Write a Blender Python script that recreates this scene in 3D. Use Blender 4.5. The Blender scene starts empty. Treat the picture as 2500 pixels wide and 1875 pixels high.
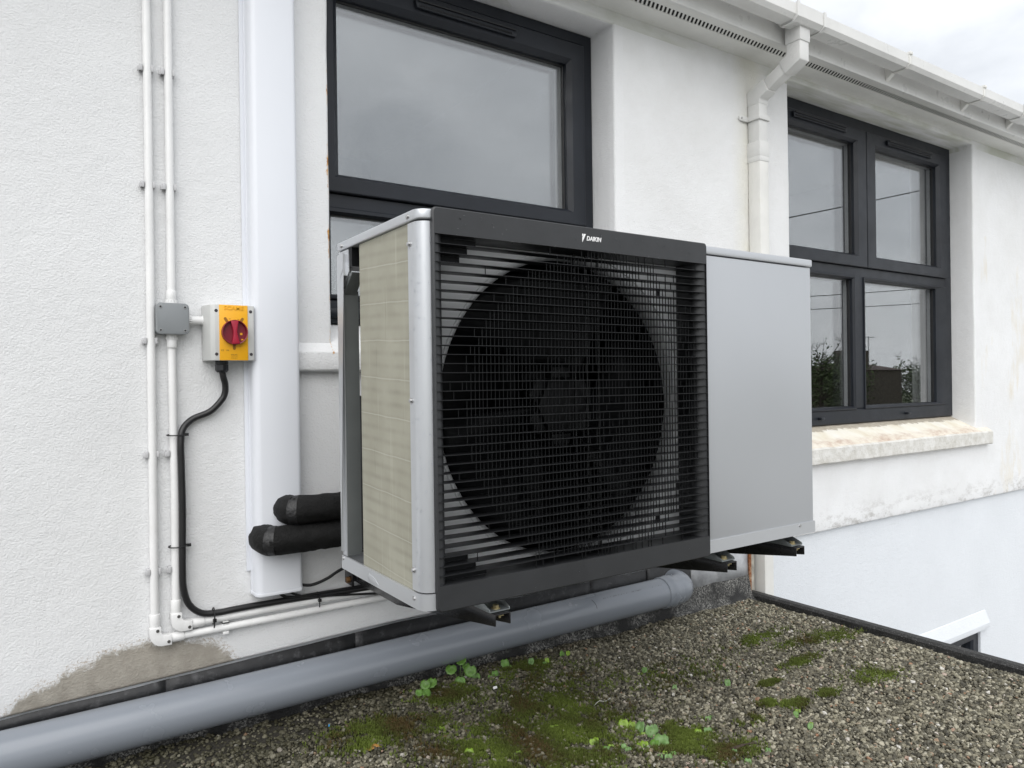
import bpy, bmesh, math, random
import numpy as np
from mathutils import Vector, Matrix, noise

random.seed(7); np.random.seed(7)
SC = bpy.context.scene
COL = SC.collection
R = math.radians
V = Vector

# ------------------------------------------------------------------ camera
cam_d = bpy.data.cameras.new('camera'); cam = bpy.data.objects.new('camera', cam_d); COL.objects.link(cam)
YAW, PITCH, ROLL = 0.5911294, -0.0023510, -0.0139068
f_ = V((math.sin(YAW)*math.cos(PITCH), math.cos(YAW)*math.cos(PITCH), math.sin(PITCH)))
r_ = V((math.cos(YAW), -math.sin(YAW), 0)); u_ = r_.cross(f_)
c_, s_ = math.cos(ROLL), math.sin(ROLL)
r2, u2 = r_*c_ + u_*s_, u_*c_ - r_*s_
M = Matrix((r2, u2, -f_)).transposed().to_4x4()
M.translation = V((-0.62421, -1.22442, 0.43260))
cam.matrix_world = M
cam_d.sensor_width = 36; cam_d.sensor_fit = 'HORIZONTAL'; cam_d.lens = 1791.4/2500*36
cam_d.clip_start = .02; cam_d.clip_end = 500
SC.camera = cam

# ------------------------------------------------------------------ light
SUN_DIR = V((-.50, -.62, .85)).normalized()
W = bpy.data.worlds.new('World'); SC.world = W; W.use_nodes = True
nt = W.node_tree; nt.nodes.clear()
def wn(t, **k):
    n = nt.nodes.new(t)
    for a, b in k.items(): setattr(n, a, b)
    return n
out = wn('ShaderNodeOutputWorld'); bg = wn('ShaderNodeBackground')
sky = wn('ShaderNodeTexSky', sky_type='NISHITA', sun_disc=False)
sky.sun_elevation = math.asin(SUN_DIR.z); sky.sun_rotation = math.atan2(SUN_DIR.x, SUN_DIR.y)
sky.air_density = 1.2; sky.dust_density = 3
tc = wn('ShaderNodeTexCoord'); mp = wn('ShaderNodeMapping'); mp.inputs['Scale'].default_value = (1.0, 1.0, 1.9)
cl = wn('ShaderNodeTexNoise'); cl.inputs['Scale'].default_value = 2.6; cl.inputs['Detail'].default_value = 6
cl.inputs['Roughness'].default_value = .55; cl.inputs['Distortion'].default_value = .35
rp = wn('ShaderNodeValToRGB')
rp.color_ramp.elements[0].position = .30; rp.color_ramp.elements[0].color = (4.9, 5.1, 5.4, 1)
rp.color_ramp.elements[1].position = .72; rp.color_ramp.elements[1].color = (8.5, 8.65, 8.85, 1)
mx = wn('ShaderNodeMix', data_type='RGBA'); mx.inputs[0].default_value = .93
L = nt.links.new
L(tc.outputs['Generated'], mp.inputs['Vector']); L(mp.outputs['Vector'], cl.inputs['Vector'])
L(cl.outputs['Fac'], rp.inputs['Fac']); L(sky.outputs['Color'], mx.inputs[6]); L(rp.outputs['Color'], mx.inputs[7])
L(mx.outputs[2], bg.inputs['Color']); bg.inputs['Strength'].default_value = .10
L(bg.outputs['Background'], out.inputs['Surface'])
sd = bpy.data.lights.new('sun', 'SUN'); sun = bpy.data.objects.new('sun', sd); COL.objects.link(sun)
sd.energy = 1.5; sd.angle = R(70); sd.color = (1.0, .985, .962)
sun.rotation_euler = SUN_DIR.to_track_quat('Z', 'Y').to_euler(); sun.location = (-4, -6, 8)
SC.view_settings.view_transform = 'Standard'; SC.view_settings.look = 'None'
SC.view_settings.exposure = 0.72; SC.view_settings.gamma = 1; SC.view_settings.use_curve_mapping = False

# ------------------------------------------------------------------ materials
class NB:
    def __init__(s, name):
        s.m = bpy.data.materials.new(name); s.m.use_nodes = True
        s.t = s.m.node_tree; s.t.nodes.clear()
        s.o = s.n('ShaderNodeOutputMaterial'); s.b = s.n('ShaderNodeBsdfPrincipled')
        s.l(s.b.outputs[0], s.o.inputs['Surface']); s._p = None
    def n(s, t, **k):
        q = s.t.nodes.new(t)
        for a, b in k.items(): setattr(q, a, b)
        return q
    def l(s, a, b): s.t.links.new(a, b)
    @property
    def pos(s):
        if not s._p: s._p = s.n('ShaderNodeNewGeometry').outputs['Position']
        return s._p
    def noise(s, scale, detail=3, rough=.5, vec=None, stretch=None, dist=0):
        q = s.n('ShaderNodeTexNoise'); q.inputs['Scale'].default_value = scale
        q.inputs['Detail'].default_value = detail; q.inputs['Roughness'].default_value = rough
        q.inputs['Distortion'].default_value = dist
        v = vec or s.pos
        if stretch:
            mpn = s.n('ShaderNodeMapping'); mpn.inputs['Scale'].default_value = stretch
            s.l(v, mpn.inputs['Vector']); v = mpn.outputs['Vector']
        s.l(v, q.inputs['Vector']); return q.outputs['Fac']
    def ramp(s, fac, stops):
        q = s.n('ShaderNodeValToRGB'); e = q.color_ramp.elements
        while len(e) < len(stops): e.new(.5)
        for i, (p, c) in enumerate(stops):
            e[i].position = p; e[i].color = (*c, 1) if isinstance(c, tuple) else (c, c, c, 1)
        s.l(fac, q.inputs['Fac']); return q.outputs['Color']
    def mix(s, fac, a, b, mode='MIX'):
        q = s.n('ShaderNodeMix', data_type='RGBA', blend_type=mode)
        for sock, v in ((q.inputs[0], fac), (q.inputs[6], a), (q.inputs[7], b)):
            if isinstance(v, (int, float)): sock.default_value = v if sock == q.inputs[0] else (v, v, v, 1)
            elif isinstance(v, tuple): sock.default_value = (*v, 1)
            else: s.l(v, sock)
        return q.outputs[2]
    def math(s, op, a, b=None, c=None, clamp=False):
        q = s.n('ShaderNodeMath', operation=op, use_clamp=clamp)
        for i, v in enumerate((a, b, c)):
            if v is None: continue
            if isinstance(v, (int, float)): q.inputs[i].default_value = v
            else: s.l(v, q.inputs[i])
        return q.outputs[0]
    def bump(s, h, dist=.001, strength=1.0, prev=None):
        q = s.n('ShaderNodeBump'); q.inputs['Distance'].default_value = dist
        q.inputs['Strength'].default_value = strength; s.l(h, q.inputs['Height'])
        if prev: s.l(prev, q.inputs['Normal'])
        return q.outputs['Normal']
    def xyz(s):
        q = s.n('ShaderNodeSeparateXYZ'); s.l(s.pos, q.inputs[0]); return q.outputs
    def set(s, **k):
        for a, v in k.items():
            i = s.b.inputs[{'color': 'Base Color', 'rough': 'Roughness', 'metal': 'Metallic', 'normal': 'Normal',
                            'spec': 'Specular IOR Level', 'coat': 'Coat Weight', 'sss': 'Subsurface Weight', 'trans': 'Transmission Weight'}[a]]
            if isinstance(v, (int, float)): i.default_value = v
            elif isinstance(v, tuple): i.default_value = (*v, 1)
            else: s.l(v, i)
        return s.m

def pm(name, c, rough=.5, metal=0., var=.06, vs=9., bump=0., bs=250., spec=.5, grime=None, gs=30.):
    b = NB(name)
    lo = tuple(max(0, x*(1-var*1.6)) for x in c); hi = tuple(min(1, x*(1+var*1.2)) for x in c)
    col = b.ramp(b.noise(vs, 5, .6), [(.3, lo), (.7, hi)])
    if grime:
        col = b.mix(b.math('MULTIPLY', b.ramp(b.noise(gs, 8, .7), [(.55, 0.), (.72, 1.)]), grime[3]), col, tuple(grime[:3]))
    rr = b.ramp(b.noise(vs*3, 4), [(.3, max(.02, rough-.06)), (.7, min(1, rough+.06))]) if var > .01 else rough
    b.set(color=col, rough=rr, metal=metal, spec=spec)
    if bump: b.set(normal=b.bump(b.noise(bs, 4), bump))
    return b.m

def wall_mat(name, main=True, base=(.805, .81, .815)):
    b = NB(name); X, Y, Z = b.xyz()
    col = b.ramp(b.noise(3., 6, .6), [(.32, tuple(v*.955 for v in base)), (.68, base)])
    col = b.mix(b.math('MULTIPLY', b.ramp(b.noise(70, 6, .7), [(.60, 0.), (.8, 1.)]), .05), col, (.55, .54, .50))
    h1 = b.noise(165, 9, .68, stretch=(1, 1, 1.25)); h2 = b.noise(34, 6, .6)
    nrm = b.bump(h2, .004, .6); nrm = b.bump(h1, .0038, .85, nrm)
    if main:
        # bare render where the paint has come away, low on the left
        fc = b.n('ShaderNodeFloatCurve'); cv = fc.mapping.curves[0]
        pts = [(-.72, -.345), (-.655, -.302), (-.615, -.262), (-.56, -.250), (-.545, -.236), (-.485, -.222), (-.47, -.207), (-.40, -.203), (-.331, -.203), (-.275, -.212), (-.234, -.226), (-.190, -.258), (-.148, -.297), (-.10, -.33)]
        N = [((x+.75)/.7, (z+.35)/.2) for x, z in pts]
        cv.points[0].location = N[0]; cv.points[1].location = N[-1]
        for q in N[1:-1]: cv.points.new(*q)
        fc.mapping.update()
        b.l(b.math('DIVIDE', b.math('ADD', X, .75), .7, clamp=True), fc.inputs['Value'])
        zt = b.math('SUBTRACT', b.math('MULTIPLY', fc.outputs[0], .2), .35)
        n1 = b.math('ADD', b.math('MULTIPLY', b.math('SUBTRACT', b.noise(24, 10, .78, dist=.8), .5), .09), b.math('MULTIPLY', b.math('SUBTRACT', b.noise(9, 3), .5), .05))
        d = b.math('SUBTRACT', b.math('ADD', zt, n1), Z)
        mask = b.math('MULTIPLY', d, 75, clamp=True)
        bare = b.ramp(b.noise(34, 8, .65), [(.28, (.30, .275, .235)), (.72, (.43, .40, .35))])
        edge = b.math('MULTIPLY', b.math('ADD', d, .016), 120, clamp=True)
        speck = b.math('MULTIPLY', edge, b.ramp(b.noise(160, 6, .8), [(.50, 0.), (.60, 1.)]))
        col = b.mix(b.math('MULTIPLY', speck, .9), col, (.45, .38, .31))
        col = b.mix(mask, col, bare)
        # rust bleeding along the metal corner bead of the left window opening
        e = b.math('ABSOLUTE', b.math('SUBTRACT', X, .1135))
        wv = b.math('MULTIPLY', b.ramp(b.noise(16, 7, .75, stretch=(1, 1, .6)), [(.44, 0.), (.70, 1.)]), .012)
        rm = b.math('MULTIPLY', b.math('SUBTRACT', wv, e), 260, clamp=True)
        zz = b.math('MULTIPLY', b.math('LESS_THAN', Z, 1.36), b.math('GREATER_THAN', Z, .52))
        rust = b.ramp(b.noise(60, 5), [(.30, (.74, .62, .40)), (.52, (.60, .30, .07)), (.70, (.36, .14, .03))])
        col = b.mix(b.math('MULTIPLY', rm, zz), col, rust)
        # yellow weather streaks right of the far window
        sm = b.math('MULTIPLY', b.ramp(b.noise(5.5, 5, .6, stretch=(1.3, 1, .42)), [(.56, 0.), (.70, 1.)]),
                    b.math('MULTIPLY', b.math('GREATER_THAN', X, 4.03), b.math('LESS_THAN', Z, 1.25)))
        col = b.mix(b.math('MULTIPLY', sm, .42), col, (.66, .56, .36))
        gy = b.math('MULTIPLY', b.math('GREATER_THAN', X, 1.25), b.ramp(b.noise(4.5, 8, .66), [(.40, 0.), (.70, 1.)]))
        col = b.mix(b.math('MULTIPLY', gy, .20), col, (.56, .55, .52))
        # dirt on the lip along the bottom of the upper wall and algae by the downpipe
        lip = b.math('MULTIPLY', b.math('MULTIPLY', b.math('SUBTRACT', -.15, Z), 9, clamp=True), b.math('GREATER_THAN', X, 1.3))
        dm = b.math('MULTIPLY', lip, b.ramp(b.noise(17, 10, .78, stretch=(.5, 1, 1)), [(.50, 0.), (.64, 1.)]))
        col = b.mix(b.math('MULTIPLY', dm, .62), col, (.27, .25, .22))
        am = b.math('MULTIPLY', b.math('SUBTRACT', .12, b.math('ABSOLUTE', b.math('SUBTRACT', X, 1.97))), 11, clamp=True)
        am = b.math('MULTIPLY', am, b.ramp(b.noise(6, 5), [(.3, .35), (.7, 1.)]))
        col = b.mix(b.math('MULTIPLY', am, .42), col, (.66, .62, .44))
        gm = b.math('MULTIPLY', b.math('GREATER_THAN', Z, 1.745), b.ramp(b.noise(9, 6, stretch=(.4, 3, 1)), [(.38, .0), (.66, 1.)]))
        col = b.mix(b.math('MULTIPLY', gm, .55), col, (.40, .42, .30))
        h3 = b.noise(70, 5); 
    b.set(color=col, rough=.82, spec=.25, normal=nrm)
    return b.m

MT = {}
MT['wall'] = wall_mat('white_wall_paint')
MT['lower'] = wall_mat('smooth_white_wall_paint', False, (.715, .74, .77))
def sill_mat():
    b = NB('weathered_sill'); X, Y, Z = b.xyz()
    yy = b.math('ADD', Y, b.math('MULTIPLY', b.math('SUBTRACT', b.noise(16, 8, .7), .5), .09))
    top = b.ramp(b.noise(12, 7, .6, stretch=(.8, .3, 1)), [(.30, (.66, .60, .48)), (.50, (.75, .72, .63)), (.70, (.79, .77, .72))])
    worn = b.ramp(b.noise(26, 9, .72, stretch=(.6, 1.2, 1)), [(.30, (.40, .29, .23)), (.45, (.58, .48, .40)), (.58, (.70, .65, .56))])
    front = b.math('MULTIPLY', b.math('SUBTRACT', .838, yy), 26, clamp=True)
    col = b.mix(b.math('MULTIPLY', front, b.ramp(b.noise(6, 5, .6, stretch=(1, .2, 1)), [(.30, .25), (.58, 1.)])), top, worn)
    mort = b.math('MULTIPLY', b.math('SUBTRACT', yy, .893), 130, clamp=True)
    col = b.mix(mort, col, b.ramp(b.noise(60, 6), [(.3, (.36, .32, .26)), (.7, (.47, .43, .36))]))
    face = b.math('MULTIPLY', b.math('SUBTRACT', .7745, Y), 400, clamp=True)
    col = b.mix(face, col, b.ramp(b.noise(20, 8, .7), [(.3, (.50, .48, .43)), (.6, (.70, .69, .66))]))
    b.set(color=col, rough=.85, normal=b.bump(b.noise(60, 7, .65), .005), spec=.25); return b.m
MT['sill'] = sill_mat()
MT['upvc'] = pm('white_upvc', (.66, .66, .645), .32, var=.04, vs=5, grime=(.50, .49, .45, .22), gs=14)
MT['old_upvc'] = pm('yellowed_upvc', (.70, .695, .665), .38, var=.05, vs=6, grime=(.52, .50, .42, .28), gs=12)
MT['soffit'] = pm('soffit_board', (.70, .70, .67), .4, var=.05, vs=4, grime=(.42, .42, .33, .4), gs=8)
MT['void'] = pm('dark_void', (.012, .012, .012), .9)  # flat black standing in for the shade of unlit hollows
MT['anthracite'] = pm('anthracite_frame', (.0115, .014, .0195), .40, var=.14, vs=6, spec=.36, bump=.00025, bs=600)
MT['gasket'] = pm('black_gasket', (.009, .009, .010), .5)
MT['room'] = pm('darkened_room', (.035, .034, .032), .9)  # room dimness put into the colour, so the panes show mostly reflection
MT['conduit'] = pm('white_conduit', (.80, .80, .795), .3, var=.04)
MT['clip'] = pm('clip_grey', (.52, .52, .53), .4)
MT['trunk'] = pm('trunking_plastic', (.735, .755, .80), .30, var=.008, vs=3)
MT['boxgrey'] = pm('grey_box_plastic', (.235, .25, .26), .42, var=.04, bump=.0001, bs=900)
MT['palegrey'] = pm('pale_grey_plastic', (.56, .565, .55), .4, var=.03, bump=.0001, bs=900)
MT['yellow'] = pm('yellow_plate', (.87, .43, .012), .38, var=.03)
MT['yellowdark'] = pm('yellow_recess_shade', (.30, .13, .006), .5)  # darker copy of the plate yellow, slot shade put into the colour
MT['red'] = pm('red_knob', (.38, .012, .038), .36, var=.05)
MT['red2'] = pm('red_knob_dish', (.20, .008, .022), .42, var=.05)
MT['print'] = pm('printed_marks', (.20, .11, .015), .6)
MT['hole'] = pm('screw_hole', (.035, .03, .035), .6)
MT['cable'] = pm('black_cable', (.012, .012, .013), .38)
MT['gland'] = pm('black_gland', (.013, .014, .017), .4)
def foam():
    b = NB('black_foam'); n = b.bump(b.noise(170, 6, .65), .004); n = b.bump(b.noise(30, 4), .004, .6, n)
    b.set(color=b.ramp(b.noise(40, 8, .7), [(.3, .004), (.72, .013)]), rough=.7, spec=.25, normal=n); return b.m
MT['foam'] = foam()
MT['tape'] = pm('wrapping_tape', (.014, .014, .015), .45, var=.3, vs=40, bump=.003, bs=120)
MT['soil'] = pm('grey_soil_pipe', (.215, .235, .265), .24, var=.012, vs=3, grime=(.40, .41, .42, .10), gs=330)
MT['lead'] = pm('weathered_lead', (.36, .37, .385), .55, 0., var=.25, vs=12, grime=(.6, .6, .6, .55), gs=22, bump=.001, bs=60)
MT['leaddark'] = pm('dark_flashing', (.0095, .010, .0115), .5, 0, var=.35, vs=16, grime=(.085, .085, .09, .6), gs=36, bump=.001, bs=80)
def felt():
    b = NB('roof_felt')
    col = b.ramp(b.noise(8, 4), [(.3, .012), (.7, .03)])
    sp = b.math('MULTIPLY', b.ramp(b.noise(150, 8, .8), [(.47, 0.), (.60, 1.)]), b.ramp(b.noise(9, 5, .6), [(.42, 0.), (.60, 1.)]))
    col = b.mix(b.math('MULTIPLY', sp, .85), col, (.40, .395, .37))
    b.set(color=col, rough=.8, normal=b.bump(b.noise(220, 5), .003)); return b.m
MT['felt'] = felt()
MT['kerb'] = pm('felt_kerb', (.020, .020, .020), .6, var=.3, vs=20, grime=(.34, .34, .33, .7), gs=260, bump=.001, bs=200)
def rustm():
    b = NB('rusty_steel')
    b.set(color=b.ramp(b.noise(70, 8, .7), [(.3, (.10, .032, .012)), (.5, (.24, .085, .028)), (.68, (.42, .30, .20))]), rough=.85, normal=b.bump(b.noise(150, 5), .002)); return b.m
MT['rust'] = rustm()
MT['silver'] = pm('silver_paint', (.53, .545, .565), .33, .55, var=.006, vs=4, spec=.5)
MT['panel'] = pm('silver_panel_paint', (.46, .475, .495), .38, .45, var=.008, vs=3)
MT['fanpanel'] = pm('fan_panel_paint', (.80, .81, .82), .42, 0, var=.008)
MT['silverdark'] = pm('dark_leg_face', (.13, .14, .14), .42, .2, var=.06)  # darker tone for the silver leg's inner face
MT['blackpl'] = pm('grille_plastic', (.026, .0273, .0295), .46, var=.10, vs=7)
MT['slat'] = pm('louvre_plastic_shaded', (.015, .0157, .017), .36, var=.08, spec=.42)  # grille plastic darkened in colour for the lack of light between louvres
MT['ribpl'] = pm('rib_plastic_shaded', (.0085, .009, .0098), .45, var=.08, spec=.3)  # same grille plastic, its shade put into a darker colour
MT['fan'] = pm('fan_black', (.0045, .005, .006), .5, spec=.2)
MT['fanhub'] = pm('fan_hub', (.0085, .009, .010), .5, spec=.3)
MT['steel'] = pm('bright_screw', (.48, .48, .48), .3, .9)
MT['brass'] = pm('passivated_bolt', (.46, .39, .22), .34, .8, var=.15, vs=60)
MT['oldbolt'] = pm('rusty_bolt', (.20, .105, .04), .5, .5, var=.3, vs=60)
MT['bracket'] = pm('black_bracket_paint', (.012, .012, .013), .24, var=.1)
MT['galv'] = pm('galvanised_foot', (.24, .26, .265), .36, .7, var=.15, vs=40)
MT['white'] = pm('white_print', (.86, .86, .86), .5, var=0)
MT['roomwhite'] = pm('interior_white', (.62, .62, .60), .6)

def coil_mat():
    b = NB('coil_fins'); X, Y, Z = b.xyz()
    col = b.ramp(b.noise(10, 4), [(.3, (.315, .305, .245)), (.7, (.375, .365, .30))])
    sag = b.math('MULTIPLY', b.math('SUBTRACT', b.noise(5, 3), .5), .012)
    zz = b.math('ADD', Z, b.math('ADD', sag, b.math('MULTIPLY', Y, -.06)))
    fr = b.math('FRACT', b.math('MULTIPLY', zz, 1/.0262))
    band = b.math('MULTIPLY', b.ramp(b.math('ABSOLUTE', b.math('SUBTRACT', fr, .5)), [(.05, 1.), (.30, 0.)]), b.ramp(b.noise(14, 5, .6, stretch=(1, 1, .5)), [(.30, .1), (.70, 1.)]))
    col = b.mix(b.math('MULTIPLY', band, .30), col, (.15, .145, .105))
    fr2 = b.math('FRACT', b.math('MULTIPLY', zz, 1/.0786))
    lt = b.math('LESS_THAN', b.math('ABSOLUTE', b.math('SUBTRACT', fr2, .5)), .016)
    col = b.mix(b.math('MULTIPLY', lt, .42), col, (.54, .53, .46))
    vs = b.ramp(b.noise(75, 4, .6, stretch=(1, 1, .030)), [(.58, 0.), (.72, 1.)])
    col = b.mix(b.math('MULTIPLY', vs, .5), col, (.52, .51, .42))
    vd = b.ramp(b.noise(130, 3, .6, stretch=(1, 1, .05)), [(.66, 0.), (.74, 1.)])
    col = b.mix(b.math('MULTIPLY', vd, .3), col, (.13, .125, .09))
    fin = b.noise(900, 1, stretch=(.02, 1, .02)) if False else b.math('FRACT', b.math('MULTIPLY', Y, 1/.0022))
    b.set(color=col, rough=.6, spec=.3, normal=b.bump(fin, .0004, .4)); return b.m
MT['coil'] = coil_mat()

def glass_mat(name, k, tint):
    b = NB(name)
    tr = b.n('ShaderNodeBsdfTransparent'); tr.inputs['Color'].default_value = (*tint, 1)
    gl = b.n('ShaderNodeBsdfGlossy'); gl.inputs['Color'].default_value = (.96, .97, .98, 1); gl.inputs['Roughness'].default_value = .009
    fr = b.n('ShaderNodeLayerWeight'); fr.inputs['Blend'].default_value = .5
    fac = b.math('ADD', b.math('MULTIPLY', b.math('POWER', fr.outputs['Facing'], 5.0), .9), k, clamp=True)
    ms = b.n('ShaderNodeMixShader'); b.l(fac, ms.inputs[0]); b.l(tr.outputs[0], ms.inputs[1]); b.l(gl.outputs[0], ms.inputs[2])
    b.l(ms.outputs[0], b.o.inputs['Surface']); return b.m
MT['glass'] = glass_mat('window_glass', .145, (.90, .91, .91))

# ------------------------------------------------------------------ builders
WL = {}
class MB:
    def __init__(s): s.v = []; s.f = []
    def add(s, vs, fs):
        o = len(s.v); s.v += [tuple(q) for q in vs]; s.f += [tuple(i+o for i in f) for f in fs]; return s
    def box(s, x0, x1, y0, y1, z0, z1):
        return s.add([(x, y, z) for z in (z0, z1) for y in (y0, y1) for x in (x0, x1)],
                     [(0, 2, 3, 1), (4, 5, 7, 6), (0, 1, 5, 4), (2, 6, 7, 3), (0, 4, 6, 2), (1, 3, 7, 5)])
    def prism(s, poly, axis, a, b):
        n = len(poly)
        def P(q, t): return {'x': (t, q[0], q[1]), 'y': (q[0], t, q[1]), 'z': (q[0], q[1], t)}[axis]
        return s.add([P(q, a) for q in poly]+[P(q, b) for q in poly],
                     [tuple(range(n)), tuple(range(2*n-1, n-1, -1))]+[(i, n+i, n+(i+1) % n, (i+1) % n) for i in range(n)])
    def tube(s, path, r, n=14, cap=True, rs=None):
        P = [V(q) for q in path]; rings = []
        up = V((0, 0, 1)); t0 = (P[1]-P[0]).normalized()
        if abs(t0.dot(up)) > .95: up = V((0, 1, 0))
        a = t0.cross(up).normalized()
        for i, q in enumerate(P):
            t = ((P[min(i+1, len(P)-1)]-P[max(i-1, 0)])).normalized()
            a = (a - t*a.dot(t)).normalized(); b = t.cross(a)
            k = 1.0
            if 0 < i < len(P)-1:
                d1, d2 = (P[i]-P[i-1]).normalized(), (P[i+1]-P[i]).normalized()
                k = 1.0
            rr = rs[i] if rs else r
            rings.append([q+(a*math.cos(w)+b*math.sin(w))*rr*k for w in (2*math.pi*j/n for j in range(n))])
        vs = [v for rg in rings for v in rg]; fs = []
        for i in range(len(P)-1):
            for j in range(n): fs.append((i*n+j, i*n+(j+1) % n, (i+1)*n+(j+1) % n, (i+1)*n+j))
        if cap: fs += [tuple(range(n-1, -1, -1)), tuple(range((len(P)-1)*n, len(P)*n))]
        return s.add(vs, fs)
    def cyl(s, a, b, r, n=16): return s.tube([a, b], r, n)
    def annulus(s, c, r0, r1, y, n=64):
        vs = [(c[0]+math.cos(2*math.pi*j/n)*r, y, c[1]+math.sin(2*math.pi*j/n)*r) for r in (r0, r1) for j in range(n)]
        return s.add(vs, [(j, (j+1) % n, n+(j+1) % n, n+j) for j in range(n)])
    def lathe_y(s, c, prof, n=64):
        vs = [(c[0]+math.cos(2*math.pi*j/n)*r, y, c[1]+math.sin(2*math.pi*j/n)*r) for r, y in prof for j in range(n)]
        return s.add(vs, [(i*n+j, i*n+(j+1) % n, (i+1)*n+(j+1) % n, (i+1)*n+j) for i in range(len(prof)-1) for j in range(n)])
    def ring(s, x0, x1, z0, z1, w, yf, yb, ch=.012, chd=.012, wb=None):
        """mitred picture-frame ring in the XZ plane with a sloping inner edge"""
        wl, wr, wbo, wt = w if isinstance(w, tuple) else (w, w, w, w)
        def rect(i, y): return [(x0+wl*i, y, z0+wbo*i), (x1-wr*i, y, z0+wbo*i), (x1-wr*i, y, z1-wt*i), (x0+wl*i, y, z1-wt*i)]
        k = 1-ch/max(wl, .001); k = max(.3, k)
        e = .0025
        o2 = [(x0, yf+e, z0), (x1, yf+e, z0), (x1, yf+e, z1), (x0, yf+e, z1)]
        o3 = [(x0+e, yf, z0+e), (x1-e, yf, z0+e), (x1-e, yf, z1-e), (x0+e, yf, z1-e)]
        rows = [rect(0, yb), o2, o3, rect(k, yf), rect(1, yf+chd), rect(1, yb)]
        vs = [q for r in rows for q in r]; fs = []
        for i in range(len(rows)-1):
            for j in range(4): fs.append((i*4+j, i*4+(j+1) % 4, (i+1)*4+(j+1) % 4, (i+1)*4+j))
        for j in range(4): fs.append((20+j, 20+(j+1) % 4, (j+1) % 4, j))
        return s.add(vs, fs)
    def rough(s, amp, sc):
        s.v = [tuple(V(q)+V((noise.noise(V(q)*sc), noise.noise(V(q)*sc+V((7, 0, 0))), noise.noise(V(q)*sc+V((0, 7, 0)))))*amp) for q in s.v]; return s
    def build(s, name, mat, parent=None, bevel=0, seg=2, smooth=35, origin=None, kind=None, label=None):
        me = bpy.data.meshes.new(name)
        A = np.array(s.v, float); c = V(origin) if origin is not None else V(((A.min(0)+A.max(0))/2).tolist())
        me.from_pydata([(q[0]-c.x, q[1]-c.y, q[2]-c.z) for q in s.v], [], s.f)
        bm = bmesh.new(); bm.from_mesh(me)
        bmesh.ops.recalc_face_normals(bm, faces=bm.faces)
        if bevel:
            es = [e for e in bm.edges if len(e.link_faces) == 2 and e.calc_face_angle(0) > R(30)]
            bmesh.ops.bevel(bm, geom=es, offset=bevel, segments=seg, profile=.5, affect='EDGES', clamp_overlap=True)
        bm.to_mesh(me); bm.free()
        if smooth:
            me.shade_smooth(); me.set_sharp_from_angle(angle=R(smooth))
        me.materials.append(MT[mat] if isinstance(mat, str) else mat)
        o = bpy.data.objects.new(name, me); COL.objects.link(o)
        put(o, c, parent)
        if kind: o['kind'] = kind
        if label: o['label'] = label
        return o
def put(o, c, parent=None):
    c = V(c); WL[o.name] = c
    if parent: o.parent = parent; o.location = c-WL[parent.name]
    else: o.location = c
    return o
def thing(name, label, cat, loc, group=None):
    o = bpy.data.objects.new(name, None); COL.objects.link(o); put(o, loc)
    o.empty_display_size = .05
    return tag(o, label, cat, group)
def tag(o, label, cat, group=None):
    o['label'] = label; o['category'] = cat
    if group: o['group'] = group
    return o
def dup(o, off, parent=None):
    c = o.copy(); COL.objects.link(c); w = WL[o.name]+(V(off)); put(c, w, parent)
    for ch in o.children: dup(ch, off, c)
    return c
def structure(o): o['kind'] = 'structure'; return o
def box(name, x0, x1, y0, y1, z0, z1, mat, parent=None, bevel=0, **k):
    return MB().box(x0, x1, y0, y1, z0, z1).build(name, mat, parent, bevel, **k)
def text_mesh(name, body, size, c, mat, parent, shear=0, bold=0, depth=.0004, sx=1.0, rot=0):
    cu = bpy.data.curves.new(name, 'FONT'); cu.body = body; cu.size = size; cu.shear = shear; cu.offset = bold
    cu.extrude = depth; cu.align_x = 'CENTER'; cu.align_y = 'CENTER'; cu.resolution_u = 3
    t = bpy.data.objects.new(name+'_curve', cu); COL.objects.link(t)
    me = bpy.data.meshes.new_from_object(t.evaluated_get(bpy.context.evaluated_depsgraph_get()))
    bpy.data.objects.remove(t); bpy.data.curves.remove(cu)
    me.transform(Matrix.Rotation(R(90), 4, 'X') @ Matrix.Rotation(rot, 4, 'Z') @ Matrix.Diagonal((sx, 1, 1, 1)))
    me.materials.clear(); me.materials.append(MT[mat]); me.name = name
    o = bpy.data.objects.new(name, me); COL.objects.link(o); put(o, c, parent); return o
def smooth_path(pts, n=6):
    P = [V(q) for q in pts]; P = [P[0]*2-P[1]]+P+[P[-1]*2-P[-2]]; o = []
    for i in range(1, len(P)-2):
        p0, p1, p2, p3 = P[i-1:i+3]
        for k in range(n):
            t = k/n
            o.append(.5*((2*p1)+(p2-p0)*t+(2*p0-5*p1+4*p2-p3)*t*t+(3*p1-p0-3*p2+p3)*t**3))
    o.append(P[-2]); return o
def rrect(x0, x1, z0, z1, r, n=5):
    o = []
    for cx, cz, a0 in ((x1-r, z1-r, 0), (x0+r, z1-r, 90), (x0+r, z0+r, 180), (x1-r, z0+r, 270)):
        for k in range(n+1):
            a = R(a0+90*k/n); o.append((cx+r*math.cos(a), cz+r*math.sin(a)))
    return o
def screw(name, c, d, r, mat, parent, n=6, h=.004):
    c = V(c); d = V(d).normalized(); m = MB()
    m.cyl(c-d*.002, c+d*.0012, r*1.35, 12); m.cyl(c+d*.0012, c+d*h, r, n); m.cyl(c+d*h, c+d*(h+.0003), r*.55, n)
    return m.build(name, mat, parent, smooth=30)

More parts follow.
